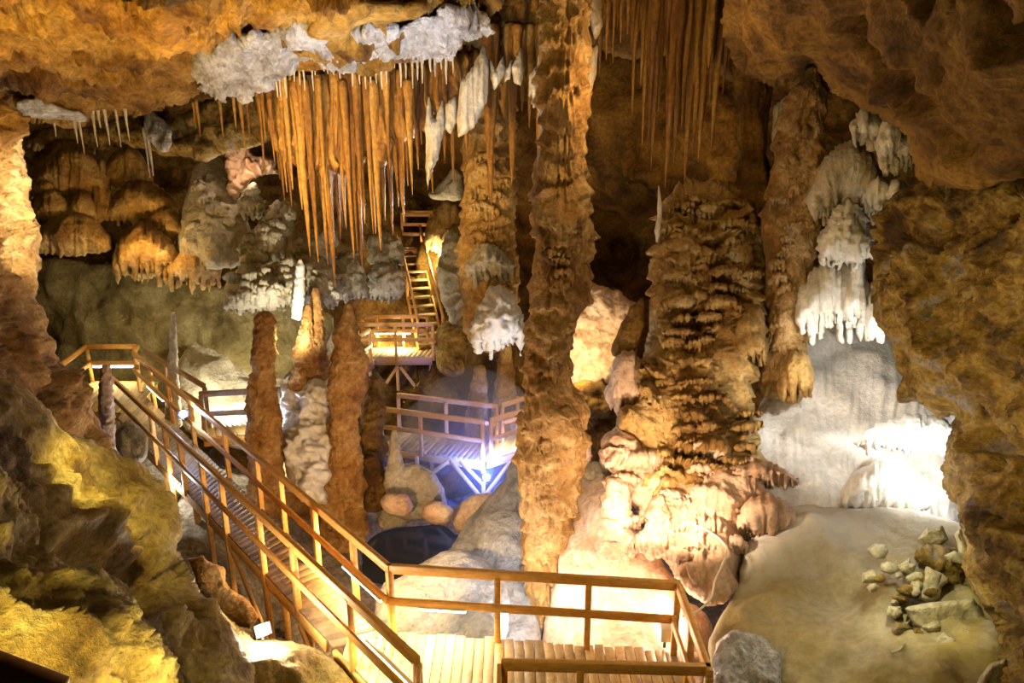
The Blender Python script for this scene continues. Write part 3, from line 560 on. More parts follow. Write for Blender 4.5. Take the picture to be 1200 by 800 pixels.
# blotchy white-brown mass around the double stalagmite
mass('flowstone_mass', 'knobbly white and brown rock around the foot of the double stalagmite', 'rock', [(335, 445), (352, 440), (392, 442), (400, 470), (398, 520), (385, 560), (380, 590), (350, 592), (333, 560), (330, 500)], [(335, 445, 15.9), (400, 480, 15.8), (360, 590, 15.0)], .5, .6, 26, M['white'], step=1.8, disp=[d_lump(.14, 2.5), d_rough(.2, 1.4), d_flow(.3, .1, .6, .1, 2), d_lump(.03, 8)], jit=7)
mass('rock_stump', 'dark brown jagged rock between big stalagmite and lower walkway', 'rock', [(426, 452), (440, 436), (448, 450), (452, 480), (449, 515), (454, 535), (450, 560), (466, 588), (440, 604), (420, 590)], [(428, 445, 16.6), (455, 470, 16.8), (440, 595, 15.6)], .35, .5, 14, M['brown'], step=1.8, jit=6, disp=[d_rough(.2, 1.6), d_flow(.25, .07, .6, .09, 3), d_ridge(.06, 4)])

# right tiered flowstone
OB['tiers'] = mass('flowstone_tiers', 'huge brown flowstone wall of dripping tiers right of the central column', 'flowstone',
    [(772, 235), (792, 222), (830, 208), (870, 214), (896, 232), (902, 270), (900, 320), (896, 380), (888, 430), (886, 470), (884, 500), (900, 530), (912, 552), (905, 575), (880, 580), (850, 600), (820, 612), (792, 592), (765, 590), (745, 560), (734, 520), (722, 500), (735, 470), (744, 440), (757, 405), (762, 350), (768, 300)],
    [(772, 240, 13.0), (896, 240, 12.8), (760, 420, 12.4), (890, 450, 12.4), (740, 520, 11.8), (900, 560, 11.6), (820, 605, 11.0), (830, 350, 12.6)], .7, .8, 50, M['flow'], step=1.7,
    disp=[d_rough(.25, .8, 3, 41), d_flow(.36, .30, .5, .055, 3, .5, 1.7), d_flow(.17, .07, .5, .05, 13, .5, 1.5)], jit=4, edge=.6)
OB['cascade'] = mass('flowstone_cascade', 'pale pink lower cascade lit from the platform beneath the brown tiers', 'flowstone',
    [(712, 505), (735, 490), (760, 540), (800, 560), (850, 540), (895, 545), (915, 570), (905, 590), (880, 600), (865, 625), (870, 660), (862, 700), (835, 715), (800, 690), (775, 650), (745, 600), (722, 560), (710, 540)],
    [(715, 510, 11.6), (900, 560, 11.2), (740, 590, 11.2), (860, 690, 9.8), (800, 680, 9.9), (820, 580, 10.8)], .45, .8, 40, M['pink'], step=1.8,
    disp=[d_rough(.22, 1.1, 3, 51), d_flow(.32, .07, .7, .07, 6, .5), d_flute(.035, .08, 2, .25), d_rough(.02, 7, 3)], jit=4, edge=.6)
for (lb, x0, x1, yt, yb, Z, sd) in [
    ('fluted pink drape under the dark shard left of the brown tiers', 712, 760, 412, 486, 12.2, 61), ]:
    shelf('flowstone_shelf', lb, x0, x1, yt, yb, Z, M['pink'], .5, 14, 8, sd, flute=.08, fw=.1)
mass('rock_shard', 'dark smooth shard of rock leaning at the left edge of the brown tiers', 'rock', [(752, 345), (758, 352), (752, 400), (744, 416), (722, 418), (714, 412), (730, 372)], [(752, 345, 12.6), (720, 415, 12.4), (750, 410, 12.2)], .2, .2, 12, M['brown'], step=1.8, disp=[d_rough(.06, 2)])
shelf('flowstone_shelf', 'overhanging icicle shelf beside the smooth hollow, right of the brown tiers', 862, 900, 360, 425, 11.9, M['flow'], .5, 16, 5, 62, flute=.08)
shelf('flowstone_shelf', 'pink fringed shelf low at the foot of the brown tiers, upper one', 862, 936, 540, 572, 10.9, M['pink'], .5, 10, 5, 63, flute=.06, skew=14)
shelf('flowstone_shelf', 'pink icicle shelf at the foot of the brown tiers, lower one above the slope', 862, 940, 580, 640, 10.4, M['pink'], .5, 22, 6, 64, flute=.07, skew=18)
# the separate dripping ledges that stand proud of the big formations: parts of them
def adopt(o, parent):
    """a part built in world coordinates becomes a child of the object that stands at its base"""
    o.parent = parent; o.location = tuple(np.array(o.location)-np.array(parent.location)); return o
def ledges(parent, spots, mat, seed, th=.28, tooth=7, tw=4, flute=.05, name='dripping_ledge'):
    r = random.Random(seed)
    for (x, y, w, h, Z) in spots:
        sk = r.uniform(-.22, .22)*w; cv = r.uniform(-3, 5); tl = tooth*r.uniform(.6, 1.4); top = []
        for k in range(7):
            t = k/6; top.append((x-w/2+w*t, y+sk*(t-.5)+h*.6*abs(2*t-1)**2.4+r.uniform(-1, 1)))
        bot = [(px_, py_+sk*((px_-x)/w)) for (px_, py_) in teeth(x-w/2, x+w/2, y+h, tl, tw, r.randint(0, 9999), cv)]
        o = relief(name, top+bot, [(x, y, Z)], th*min(1.2, w/34), .45, max(4, min(9, h*.5, w*.4)), mat, step=1.6, disp=[d_flute(flute, .05, r.random()*9), d_rough(.05, 2.2, 4, r.random()*9)], jit=1.4, seed=r.randint(0, 99), seg=4, edge=.6)
        adopt(o, parent)
def cz(k, py): return OB[k].location[1]/(CP-(py-CY)/F*SP)   # distance of an upright shaft's axis at this height
rl = random.Random(77); TZ = rbf([(772, 240, 13.0), (896, 240, 12.8), (760, 420, 12.4), (890, 450, 12.4), (740, 520, 11.8), (900, 560, 11.6), (820, 605, 11.0), (830, 350, 12.6)])
sp = []
for row in range(19):
    y = 226+row*17+rl.uniform(-3, 3); x = 774-(8 if y > 330 else 0)-(14 if y > 440 else 0)+rl.uniform(0, 12); xe = 893-(20 if 370 < y < 470 else 0)
    while x < xe:
        w = rl.uniform(18, 50)
        if rl.random() < .78 and x+w < xe+8 and not (845 < x+w/2 < 900 and 385 < y < 470):
            d = min(x+w/2-755, 905-x-w/2, 60); sp.append((x+w/2, y+rl.uniform(-5, 5), w, rl.uniform(9, 17)+(6 if rl.random() < .2 else 0), float(TZ(x+w/2, y))-.66*math.sqrt(max(.05, 1-(1-min(1, d/50))**2))))
        x += w*rl.uniform(.75, 1.1)
ledges(OB['tiers'], sp[:96], M['flow'], 5)
sp = []; CZ = rbf([(715, 510, 11.6), (900, 560, 11.2), (740, 590, 11.2), (860, 690, 9.8), (800, 680, 9.9), (820, 580, 10.8)])
for k_ in range(34):
    y = rl.uniform(515, 650); x = rl.uniform(722+.35*max(0, y-560), 885-.2*max(0, y-560)); sp.append((x, y, rl.uniform(22, 48), rl.uniform(12, 26), float(CZ(x, y))-.36))
ledges(OB['cascade'], sp, M['pink'], 6, th=.2, tooth=9, flute=.05)
sp = []
for k_ in range(44):
    y = 244+k_*8+rl.uniform(-4, 4); hw = np.interp(y, [240, 262, 300, 350, 385, 420, 455, 482, 500, 560, 600], [30, 35, 32, 31, 29, 25, 25, 36, 38, 34, 30]); cx_ = np.interp(y, [240, 300, 350, 385, 420, 455, 482, 560, 600], [658, 656, 654, 647, 644, 641, 648, 648, 646])
    f_ = rl.uniform(-.75, .75); R_ = hw*11/F; sp.append((cx_+f_*hw, y, hw*rl.uniform(.5, .95)*(1-.4*abs(f_)), rl.uniform(9, 20), cz('column', y)+.06-R_*math.sqrt(1-f_*f_)))
ledges(OB['column'], sp, M['shaft'], 7, th=.16, tooth=9)
sp = []
for k_ in range(26):
    y = 150+k_*11+rl.uniform(-4, 4); hw = np.interp(y, [140, 230, 280, 330, 430], [24, 30, 30, 25, 21]); cx_ = np.interp(y, [140, 230, 330, 430], [940, 932, 926, 917]); f_ = rl.uniform(-.6, .6)
    sp.append((cx_+f_*hw, y, hw*rl.uniform(.7, 1.3)*(1-.4*abs(f_)), rl.uniform(9, 18), cz('right_column', y)+.05-hw*11.6/F*math.sqrt(1-f_*f_)))
ledges(OB['right_column'], sp, M['shaft'], 8, th=.16, tooth=8)
sp = []
for k_ in range(24):
    y = 180+k_*9+rl.uniform(-4, 4); hw = 30; f_ = rl.uniform(-.6, .6); sp.append((573+f_*hw, y, hw*rl.uniform(.6, 1.1), rl.uniform(8, 16), cz('slim_column', y)+.05-hw*14.5/F*math.sqrt(1-f_*f_)))
ledges(OB['slim_column'], sp, M['flow'], 9, th=.2, tooth=7)
for (nm, x0, x1, yt, yb, Z, sd, tk) in BULGES:
    sp = []; n_ = int(max(4, (x1-x0)*(yb-yt)/330))
    for k_ in range(n_):
        fx, fy = rl.uniform(.12, .88), rl.uniform(.15, .85); w = rl.uniform(12, 24)
        rr_ = min(1, math.hypot((fx-.5)*1.7, (fy-.45)*1.3)); sp.append((x0+(x1-x0)*fx, yt+(yb-yt)*fy-6, w, w*rl.uniform(.5, .8), Z-tk*math.sqrt(max(.1, 1-rr_*rr_))+.04))
    ledges(OB[nm], sp, M['grey'], sd, th=.22, tooth=5, tw=3.5, name='knobbly_ledge')
sp = [(rl.uniform(222, 288), rl.uniform(205, 300), rl.uniform(14, 26), rl.uniform(8, 14), 17.35) for k_ in range(16)]
ledges(OB['cone'], sp, M['grey'], 41, th=.3, tooth=4, tw=3.5, name='knobbly_ledge')
# white drapes and shelves on the right
WG = 'white fluted drapes on the right'
shelf('flowstone_drape', 'upper left pale fluted drape under the brown ceiling, right side', 1000, 1034, 132, 170, 10.4, M['drape'], .35, 16, 4, 71, group=WG, flute=.07, fw=.06, skew=10)
shelf('flowstone_drape', 'upper right long-toothed pale drape next to the right crag', 1030, 1070, 134, 202, 10.2, M['drape'], .4, 26, 4, 72, group=WG, flute=.07, fw=.06, skew=20)
shelf('flowstone_drape', 'wide pale fluted drape sweeping left below the upper pair', 948, 1032, 168, 258, 11.0, M['drape'], .5, 34, 6, 73, group=WG, flute=.08, fw=.07, curve=-10, skew=-26)
shelf('flowstone_drape', 'small white scaly lump below the upper right drape', 1016, 1044, 206, 242, 10.5, M['white'], .35, 8, 6, 74, group=WG)
shelf('flowstone_drape', 'small white wedge lump touching the right crag', 1036, 1064, 212, 238, 10.3, M['white'], .3, 5, 6, 75, group=WG)
shelf('flowstone_drape', 'white rippled shelf stack below the wide fluted drape', 962, 1024, 234, 312, 11.0, M['white'], .6, 12, 5, 76, group=WG, flow=(.2, .09, .5, .07))
shelf('flowstone_drape', 'long white fringed drape hanging over the white flowstone slope', 935, 1020, 300, 384, 11.6, M['white'], .5, 28, 6, 77, group=WG, flute=.09, fw=.08, curve=-18)
shelf('flowstone_drape', 'narrow white pillar drape at the crag edge above the white slope', 990, 1018, 290, 372, 11.3, M['white'], .35, 14, 6, 78, group=WG, flute=.07)
shelf('flowstone_drape', 'last white drape low against the right crag', 1018, 1044, 330, 392, 11.0, M['white'], .3, 14, 6, 79, group=WG, flute=.07)
shelf('flowstone_drape', 'tan toothed drip shelf lying on the white slope', 912, 952, 412, 466, 11.6, M['flow'], .4, 14, 6, 80, group=WG, flute=.06, skew=-18)
mass('flowstone_slope', 'large smooth white flowstone slope lit from behind the right crag', 'flowstone',
    [(890, 475), (905, 440), (930, 400), (950, 370), (975, 352), (1010, 372), (1045, 388), (1075, 430), (1150, 450), (1160, 610), (1060, 640), (980, 640), (880, 610), (870, 520)],
    [(950, 365, 13.6), (1045, 385, 13.2), (890, 475, 12.6), (1140, 460, 12.6), (1140, 630, 11.2), (900, 560, 11.4), (1000, 480, 12.6), (1020, 600, 11.2)], .5, .8, 70, M['white'], step=2.4,
    disp=[d_rough(.22, .7, 3, 61), d_flute(.03, .12, 3, .5)], jit=3)
shelf('flowstone_shelf', 'white icicle rim across the lit flowstone, next to the crag gap', 1000, 1118, 486, 530, 10.7, M['white'], .35, 8, 6, 81, flute=.05, skew=-20)
shelf('flowstone_shelf', 'pale drooping dome below the white icicle rim', 985, 1090, 540, 602, 10.5, M['white'], .4, 6, 14, 82, flute=.02)
mass('mud_slope', 'smooth golden-grey slope sweeping down in the lower right', 'slope',
    [(836, 745), (862, 698), (866, 650), (884, 620), (905, 592), (940, 585), (985, 592), (1040, 590), (1090, 600), (1150, 625), (1200, 760), (1200, 1000), (820, 1000), (830, 800)],
    [(840, 745, 9.2), (866, 650, 10.2), (910, 590, 10.9), (1040, 590, 10.6), (1140, 640, 9.4), (840, 800, 8.5), (1190, 790, 7.4), (850, 950, 7.0), (1000, 800, 8.0), (1190, 980, 6.2), (1000, 650, 9.9)], .4, .8, 60, M['slope'], step=2.4,
    disp=[d_rough(.34, .6, 3, 71), d_ridge(.12, .9, 3, 4), d_rough(.03, 3, 4)], jit=3)
mass('boulder', 'grey-white knobbly boulder beside the right corner post of the platform', 'boulder', [(842, 742), (870, 738), (905, 750), (920, 775), (900, 850), (838, 850), (834, 790)], [(842, 742, 8.6), (920, 775, 8.0), (838, 850, 7.2)], .3, .4, 20, M['crust'], step=2, disp=[d_lump(.08, 3), d_rough(.08, 2)])
# cream fans behind the platform rail
mass('flowstone_fan', 'cream flowstone fan between central column and pink cascade', 'flowstone',
    [(655, 640), (668, 580), (690, 545), (712, 556), (740, 600), (772, 650), (800, 700), (840, 730), (830, 860), (620, 860), (640, 720)],
    [(690, 550, 12.4), (660, 620, 12.0), (760, 640, 11.2), (830, 735, 10.6), (640, 740, 12.0), (730, 780, 11.6), (700, 650, 11.3), (730, 860, 11.4)], .35, .8, 45, M['pink'], step=2.2, disp=[d_rough(.2, .9, 3, 81), d_flute(.02, .2, 4, .3)])
shelf('flowstone_lump', 'stack of rounded cream lobes on the flowstone fan', 700, 744, 560, 660, 10.9, M['pink'], .45, 6, 10, 91, flute=.02, flow=(.34, .14, .2, .2))
shelf('flowstone_lump', 'second knobbly cream lump right of the lobed stack', 754, 792, 582, 650, 10.6, M['pink'], .4, 8, 8, 92, flute=.03, flow=(.3, .1, .3, .12))
mass('rock_slope', 'bluish grey rock slope left of the central column behind the railing', 'rock',
    [(530, 640), (545, 612), (575, 585), (600, 545), (612, 500), (625, 520), (630, 600), (634, 700), (640, 860), (470, 860), (490, 690)],
    [(545, 612, 14.0), (612, 505, 14.2), (630, 700, 12.4), (500, 690, 12.9), (560, 850, 11.4), (590, 600, 13.6)], .5, .8, 45, M['slate'], step=2.2, disp=[d_rough(.2, 1), d_rough(.03, 5)])
mass('boulder', 'rounded dark grey boulder just behind the platform rail', 'boulder', [(440, 690), (470, 676), (505, 650), (535, 640), (570, 652), (600, 690), (590, 770), (500, 770), (440, 760)], [(440, 690, 12.4), (590, 690, 11.6), (540, 755, 10.8)], .5, .6, 36, M['slate'], step=2, disp=[d_rough(.1, 2)])
BG = 'boulders around the pool'
for (lb, poly, Z) in [('brown hump of rock at the far edge of the pool', [(442, 590), (452, 560), (475, 543), (500, 545), (520, 570), (528, 600), (490, 612), (450, 606)], 15.8),
    ('pale rounded boulder left at the far pool edge', [(444, 588), (452, 577), (475, 578), (486, 592), (478, 606), (452, 604)], 15.0),
    ('pale rounded boulder right at the far pool edge', [(492, 600), (502, 586), (522, 588), (534, 600), (528, 616), (500, 614)], 14.8),
    ('orange egg-shaped boulder beside the central column', [(664, 515), (682, 508), (695, 520), (692, 545), (675, 552), (662, 540)], 11.9),
    ('round tan cobble behind the central column', [(680, 548), (694, 538), (708, 546), (706, 562), (690, 568)], 12.2),
    ('bluish white upright stone between column and pink drape', [(702, 535), (716, 528), (722, 550), (712, 562), (702, 552)], 12.4),
    ('pale bluish jagged rock lit by the blue lamp', [(530, 605), (540, 585), (565, 578), (590, 575), (600, 592), (575, 612), (545, 628), (532, 622)], 15.2),
    ('grey rounded rock on the ground left of the walkway', [(132, 505), (150, 490), (170, 505), (176, 530), (160, 548), (138, 535)], 13.6)]:
    mass('boulder', lb, 'boulder', poly, [(poly[0][0], poly[0][1], Z)], .35, .35, 14, M['pink'] if 'pale' in lb or 'orange' in lb else M['grey'], step=1.7, disp=[d_rough(.08, 2.5)], jit=2, group=BG)
# broken slabs in the lower right
RG = 'broken stone slabs in the lower right'
for (lb, poly, Z) in [('white upright slab standing in the lower right rubble', [(1076, 700), (1086, 664), (1104, 672), (1102, 700), (1090, 708)], 8.3),
    ('long tan slab lying across the lower right rubble', [(1058, 712), (1100, 704), (1140, 700), (1152, 716), (1164, 752), (1140, 756), (1100, 750), (1070, 736)], 8.0),
    ('dark leaning leaf of rock beside the rubble pit', [(1034, 762), (1050, 735), (1068, 724), (1064, 745), (1045, 765)], 7.9),
    ('pale oval slab at the bottom of the rubble', [(1032, 778), (1040, 762), (1062, 752), (1060, 775), (1046, 792)], 7.6),
    ('small yellow slab right of the pale oval one', [(1068, 778), (1085, 766), (1110, 772), (1096, 782), (1080, 800)], 7.5),
    ('pale rounded stone under the crag at bottom right', [(1145, 800), (1158, 778), (1180, 770), (1190, 800), (1180, 830), (1150, 830)], 6.9),
    ('yellow flake stone high beside the crag', [(1105, 650), (1118, 645), (1136, 658), (1130, 662), (1112, 658)], 8.3),
    ('thin upright yellow plate against the crag', [(1118, 625), (1126, 618), (1134, 640), (1138, 660), (1124, 650)], 8.3),
    ('grey striped slab at the right end of the rubble', [(1128, 736), (1148, 740), (1168, 758), (1166, 766), (1140, 752)], 7.7),
    ('small pale stone left of the white upright slab', [(1056, 660), (1066, 652), (1072, 690), (1064, 692), (1058, 676)], 8.7),
    ('round pale rock nestled in the dark crevice by the crag', [(1074, 630), (1086, 618), (1104, 616), (1112, 632), (1100, 640), (1082, 642)], 8.8)]:
    mass('stone_slab', lb, 'rock', poly, [(poly[0][0], poly[0][1], Z)], .12, .2, 8, M['slab'], step=1.7, disp=[d_rough(.04, 3)], jit=2, group=RG)
for (lb, poly, Z) in [('dark craggy rock in the crevice above the white upright slab', [(1068, 648), (1092, 634), (1124, 645), (1136, 676), (1120, 696), (1096, 662), (1076, 664)], 8.75),
    ('brown jagged rock under the long tan slab', [(1062, 748), (1092, 752), (1135, 758), (1160, 764), (1150, 788), (1110, 796), (1078, 782)], 7.9),
    ('knobbly brown rock in front of the long tan slab at the picture bottom', [(1085, 792), (1120, 784), (1152, 790), (1150, 830), (1090, 830)], 7.3)]:
    mass('rubble_rock', lb, 'rock', poly, [(poly[0][0], poly[0][1], Z)], .2, .3, 10, M['crag'], step=1.7, disp=[d_rough(.12, 2.5), d_ridge(.08, 4)], jit=4, chk=1)
rr = random.Random(21)
for k_ in range(34):
    t = rr.random(); x = 1050+75*t+rr.uniform(-45, 40); y = 655+140*t+rr.uniform(-25, 20)
    if x > 1172 or x < 1010: continue
    r_ = rr.uniform(6, 15); n_ = rr.randint(5, 7); a0 = rr.uniform(0, 6)
    poly = [(x+r_*rr.uniform(.7, 1.2)*math.cos(a0+6.283*q/n_), y+r_*.75*rr.uniform(.7, 1.2)*math.sin(a0+6.283*q/n_)) for q in range(n_)]
    Zr = 8.75-1.5*(y-640)/160
    mass('rubble_stone', 'loose broken stone in the rubble at the foot of the right crag', 'rock', poly, [(x, y, Zr)], .14, .25, 7, M['slab' if k_ % 3 else 'crag'], step=1.7, disp=[d_rough(.06, 3)], jit=2, seed=k_, group='loose rubble stones')
# things round the upper staircase
mass('rock_tongue', 'pale lit tongue of rock above the top of the staircase', 'rock', [(498, 230), (515, 215), (530, 196), (541, 200), (544, 228), (535, 236), (510, 234)], [(498, 230, 23), (540, 200, 22.5), (540, 235, 22.5)], .5, .5, 12, M['slab'], step=1.7, disp=[d_rough(.15, 1.5)])
mass('rock_pillar', 'tall grey mottled rock pillar right of the staircase', 'rock', [(528, 262), (545, 285), (548, 330), (546, 372), (530, 382), (516, 350), (512, 310), (518, 280)], [(528, 265, 19.5), (548, 330, 19), (530, 380, 19)], .6, .5, 16, M['grey'], step=1.8, disp=[d_lump(.12, 2.5), d_rough(.1, 2)])
mass('rock_mound', 'yellow mossy-looking rock mound at the foot of the staircase', 'rock', [(510, 385), (525, 372), (545, 385), (552, 410), (540, 440), (515, 440), (508, 415)], [(510, 390, 19.8), (552, 400, 19.4), (520, 440, 19.2)], .5, .5, 18, M['ochre'], step=1.8, disp=[d_rough(.15, 1.6)])
shelf('flowstone_bulge', 'white coral-like cluster with drips low on the slim tiered column', 552, 614, 336, 412, 14.0, M['white'], .5, 18, 7, 95, flow=(.34, .12, .7, .12))
shelf('flowstone_bulge', 'grey fringed tier halfway up the slim tiered column', 546, 600, 286, 330, 14.1, M['grey'], .4, 12, 6, 96, flow=(.3, .08, .6, .1))
shelf('flowstone_drape', 'brown fluted drape behind the top of the staircase', 500, 548, 236, 300, 24.5, M['flow'], .4, 12, 5, 97, flute=.12, fw=.15)
mass('rock_glow', 'pale rock face glowing warmly between the central column and the tiers', 'rock', [(650, 345), (672, 338), (688, 322), (705, 338), (722, 346), (745, 352), (752, 400), (740, 440), (722, 452), (712, 448), (690, 460), (645, 460)], [(650, 345, 17.9), (750, 350, 17.2), (690, 450, 17.6)], .25, .5, 16, M['pink'], step=1.8, disp=[d_rough(.15, 2), d_ridge(.1, 3)], jit=6)
mass('rock_slab', 'dark brown slanting rock in front of the warm glow beside the central column', 'rock', [(660, 455), (684, 444), (704, 448), (724, 462), (724, 490), (660, 492)], [(676, 392, 17.2), (720, 460, 16.6), (660, 465, 16.8)], .3, .5, 16, M['brown'], step=1.8, disp=[d_rough(.12, 2)], jit=4)
# ================================================================== TIMBER
LA, LB = np.array((-8.70, 14.97)), np.array((-1.06, 6.50))     # left rail line
RA, RB = np.array((-10.3, 18.2)), np.array((-1.66, 8.24))      # right rail line
def proj(p):
    x, y, z = p[0], p[1], p[2]-CAMZ; Zc = y*CP-z*SP; return CX+F*x/Zc, CY-F*(y*SP+z*CP)/Zc
def on_line(A, B, px, z):
    ts = np.linspace(-.3, 1.1, 1401); pts = A+(B-A)*ts[:, None]
    v = [abs(proj((p[0], p[1], z))[0]-px) for p in pts]; return pts[int(np.argmin(v))]
RH, MH = 1.05, .58
def railing(label, runs, posts, z=0.0, group='wooden railings', low=-.12, rail_h=.13, mat='wood', mids=(MH,), legs=()):
    """runs: consecutive (x,y) corners of the rails; posts: (x,y); legs: posts that carry on down to the ground"""
    c = posts[0]; e = empty('wooden_railing', (c[0], c[1], z), label, 'railing', group)
    d = np.array(runs[1])-np.array(runs[0]); d = d/np.linalg.norm(d)
    for p in posts:
        adopt(beam('post', (p[0], p[1], z+low), (p[0], p[1], z+RH-.03), .085, .085, M[mat], side=d), e)
    for p in legs:
        g = float(floor_z(np.array([p[0]]), np.array([p[1]]))[0])-.2
        adopt(beam('post', (p[0], p[1], g), (p[0], p[1], z+RH-.03), .085, .085, M[mat], side=d), e)
    for a, b in zip(runs[:-1], runs[1:]):
        a = np.array(a, float); b = np.array(b, float); t = (b-a)/np.linalg.norm(b-a); n = np.array((t[1], -t[0]))*.062
        adopt(beam('top_rail', (*(a-t*.03+n*0), z+RH), (*(b+t*.03), z+RH), .07, rail_h, M[mat]), e)
        for m in mids: adopt(beam('middle_rail', (*(a+n), z+m), (*(b+n), z+m), .04, .12, M[mat]), e)
    return e
lp = [on_line(LA, LB, px, RH) for px in (176, 192, 210, 235, 258, 302, 342, 408, 489)]
railing('left railing of the long walkway, nearest the bright floodlight', [LA+(LA-LB)*.14, LB], [lp[k] for k in (0, 2, 6, 7, 8)], legs=[lp[k] for k in (1, 3, 4, 5)])
rp = [on_line(RA, RB, px, RH) for px in (158, 175, 196, 222, 262, 300, 328, 367, 413, 456)]
railing('right railing of the long walkway, on the stalagmite side', [RA+(RA-RB)*.0, RB], rp)
railing('front railing of the near platform along its far edge', [RB, (2.16, 7.86)], [on_line(RB, np.array((2.16, 7.86)), px, RH) for px in (583, 690)]+[(2.16, 7.86)])
railing('short side railing at the right end of the near platform', [(2.16, 7.80), (2.14, 6.30)], [(2.15, 7.1)])
railing('nearest railing of the platform, cut by the bottom of the picture', [(-.09, 6.44), (2.14, 6.36)], [(-.09, 6.44), (.75, 6.41), (2.14, 6.30)])
def handrail(label, a, b):
    e = empty('stair_handrail', (a[0], a[1], 0), label, 'handrail', 'stair handrails')
    adopt(beam('rail', a, b, .05, .12, M['wood']), e); adopt(beam('post', (b[0], b[1], -1.2), (b[0], b[1], b[2]), .085, .085, M['wood']), e)
handrail('stair handrail left of the gap in the nearest railing', (-1.02, 6.42, 1.02), (-1.02, 5.1, .1))
handrail('stair handrail right of the gap in the nearest railing', (-.14, 6.42, 1.06), (-.14, 5.1, .1))

e = empty('stair_handrail', PV(0, 800, 2.4), 'brown handrail crossing the very bottom left corner of the picture', 'handrail', 'stair handrails')
adopt(beam('rail', PV(-70, 757, 2.4), PV(75, 812, 2.4), .05, .11, M['wood']), e); adopt(beam('post', np.array(PV(-60, 760, 2.4))-(0, 0, 1.2), PV(-60, 762, 2.4), .085, .085, M['wood']), e)
def deck(label, e0, e1, f0, f1, z, n, name='walkway_deck', supports=(), braces=(), mat='deck', fr=.2, jag=0, extra=None):
    """boards from edge e0-e1 across to edge f0-f1"""
    e0, e1, f0, f1 = (np.array(v, float) for v in (e0, e1, f0, f1)); c = (e0+e1+f0+f1)/4
    o = empty(name, (c[0], c[1], z), label, 'walkway', 'walkway decks'); b = MB(); r = random.Random(n)
    for k in range(n):
        a, a2 = (k+.012)/n, (k+.988)/n; dz = r.uniform(-.004, .004); j1, j2 = r.uniform(0, jag), r.uniform(0, jag)
        q = [e0+(e1-e0)*a, e0+(e1-e0)*a2, f0+(f1-f0)*a2, f0+(f1-f0)*a]
        q[0] = q[0]+(q[0]-q[3])*j1*.1; q[1] = q[1]+(q[1]-q[2])*j1*.1
        area = (q[1][0]-q[0][0])*(q[2][1]-q[0][1])-(q[1][1]-q[0][1])*(q[2][0]-q[0][0])
        if area < 0: q = [q[0], q[3], q[2], q[1]]
        b.box8([(*v, z-.045+dz) for v in q]+[(*v, z+dz) for v in q])
    adopt(b.build('boards', M[mat], None, .003), o)
    for (s, t) in ((e0, e1), (f0, f1)):
        adopt(beam('joist', (*(s+(c-s)*.04), z-.15), (*(t+(c-t)*.04), z-.15), .06, fr, M['wood']), o)
    for (x, y) in supports:
        g = float(floor_z(np.array([x]), np.array([y]))[0])-.3
        adopt(beam('support_post', (x, y, g), (x, y, z-.1), .1, .1, M['dark_wood' if mat == 'dark_wood' else 'wood']), o)
    for (p, q) in braces: adopt(beam('brace', p, q, .05, .1, M['wood']), o)
    return o
dl = (LB-LA)/np.linalg.norm(LB-LA)
L0 = LA+(LA-LB)*.14; Lend = np.array((-2.42, 8.0))
deck('shaded boarded deck of the long walkway running to the far landing', L0, Lend, RA+(RB-RA)*.02, RB, 0, 74, mat='shaded_deck', supports=[tuple(lp[k]+np.array((.1, .1))) for k in (0, 2, 6)]+[tuple(rp[k]-np.array((.1, .1))) for k in (2, 4, 6, 8)],
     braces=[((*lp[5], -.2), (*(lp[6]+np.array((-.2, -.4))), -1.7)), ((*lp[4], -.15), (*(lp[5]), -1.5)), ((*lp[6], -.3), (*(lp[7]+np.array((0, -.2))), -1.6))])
# near platform: boards run away from the viewer
o = empty('platform_deck', (0, 7.2, 0), 'bright boarded near platform at the bottom of the picture', 'walkway', 'walkway decks'); b = MB(); r = random.Random(5)
x = -2.40
while x < 2.2:
    w = .135; yb = 8.24-.0995*(x+1.66) if x > -1.66 else 8.0+(x+2.42)*.32; yf = 6.5-1.1086*(x+1.06) if x < -1.06 else (5.2 if x < -.1 else 6.32)
    yb2 = yb+r.uniform(.02, .09); dz = r.uniform(-.004, .004)
    if yb-yf > .05: b.box8([(x+.004, yf, -.045+dz), (x+w-.004, yf-(.149 if x < -1.06 else 0), -.045+dz), (x+w-.004, yb2, -.045+dz), (x+.004, yb2, -.045+dz), (x+.004, yf, dz), (x+w-.004, yf-(.149 if x < -1.06 else 0), dz), (x+w-.004, yb2, dz), (x+.004, yb2, dz)])
    x += w
adopt(b.build('boards', M['deck'], None, .003), o)
adopt(beam('joist', (-1.66, 8.16, -.15), (2.2, 7.8, -.15), .06, .2, M['wood']), o); adopt(beam('joist', (-1.0, 6.5, -.15), (2.2, 6.4, -.15), .06, .2, M['wood']), o)
adopt(beam('joist', (*Lend, -.15), (*LB, -.15), .06, .2, M['wood']), o)
for (x, y) in ((-1.5, 8.0), (.3, 7.9), (2.05, 7.7), (-1.0, 6.6), (2.05, 6.5), (-2.2, 7.9)): adopt(beam('support_post', (x, y, -2.6), (x, y, -.1), .1, .1, M['wood']), o)
adopt(beam('brace', (*(Lend+np.array((.4, -.5))), -.5), (*(Lend+np.array((1.0, -1.1))), -.5), .05, .1, M['wood']), o)
# far landing
deck('small brightly lit landing at the far end of the long walkway', (-12.0, 18.9), (-10.1, 18.9), (-11.6, 16.8), (-9.5, 16.4), 0, 14, name='landing_deck', supports=[(-11.7, 18.6), (-10.3, 18.6), (-11.2, 17), (-9.8, 16.8)])
railing('railing round the back of the far lit landing', [(-11.55, 16.9), (-11.95, 18.85), (-10.5, 18.85), (-10.3, 18.2)], [(-11.55, 16.9), (-11.95, 18.85), (-10.6, 18.85)])
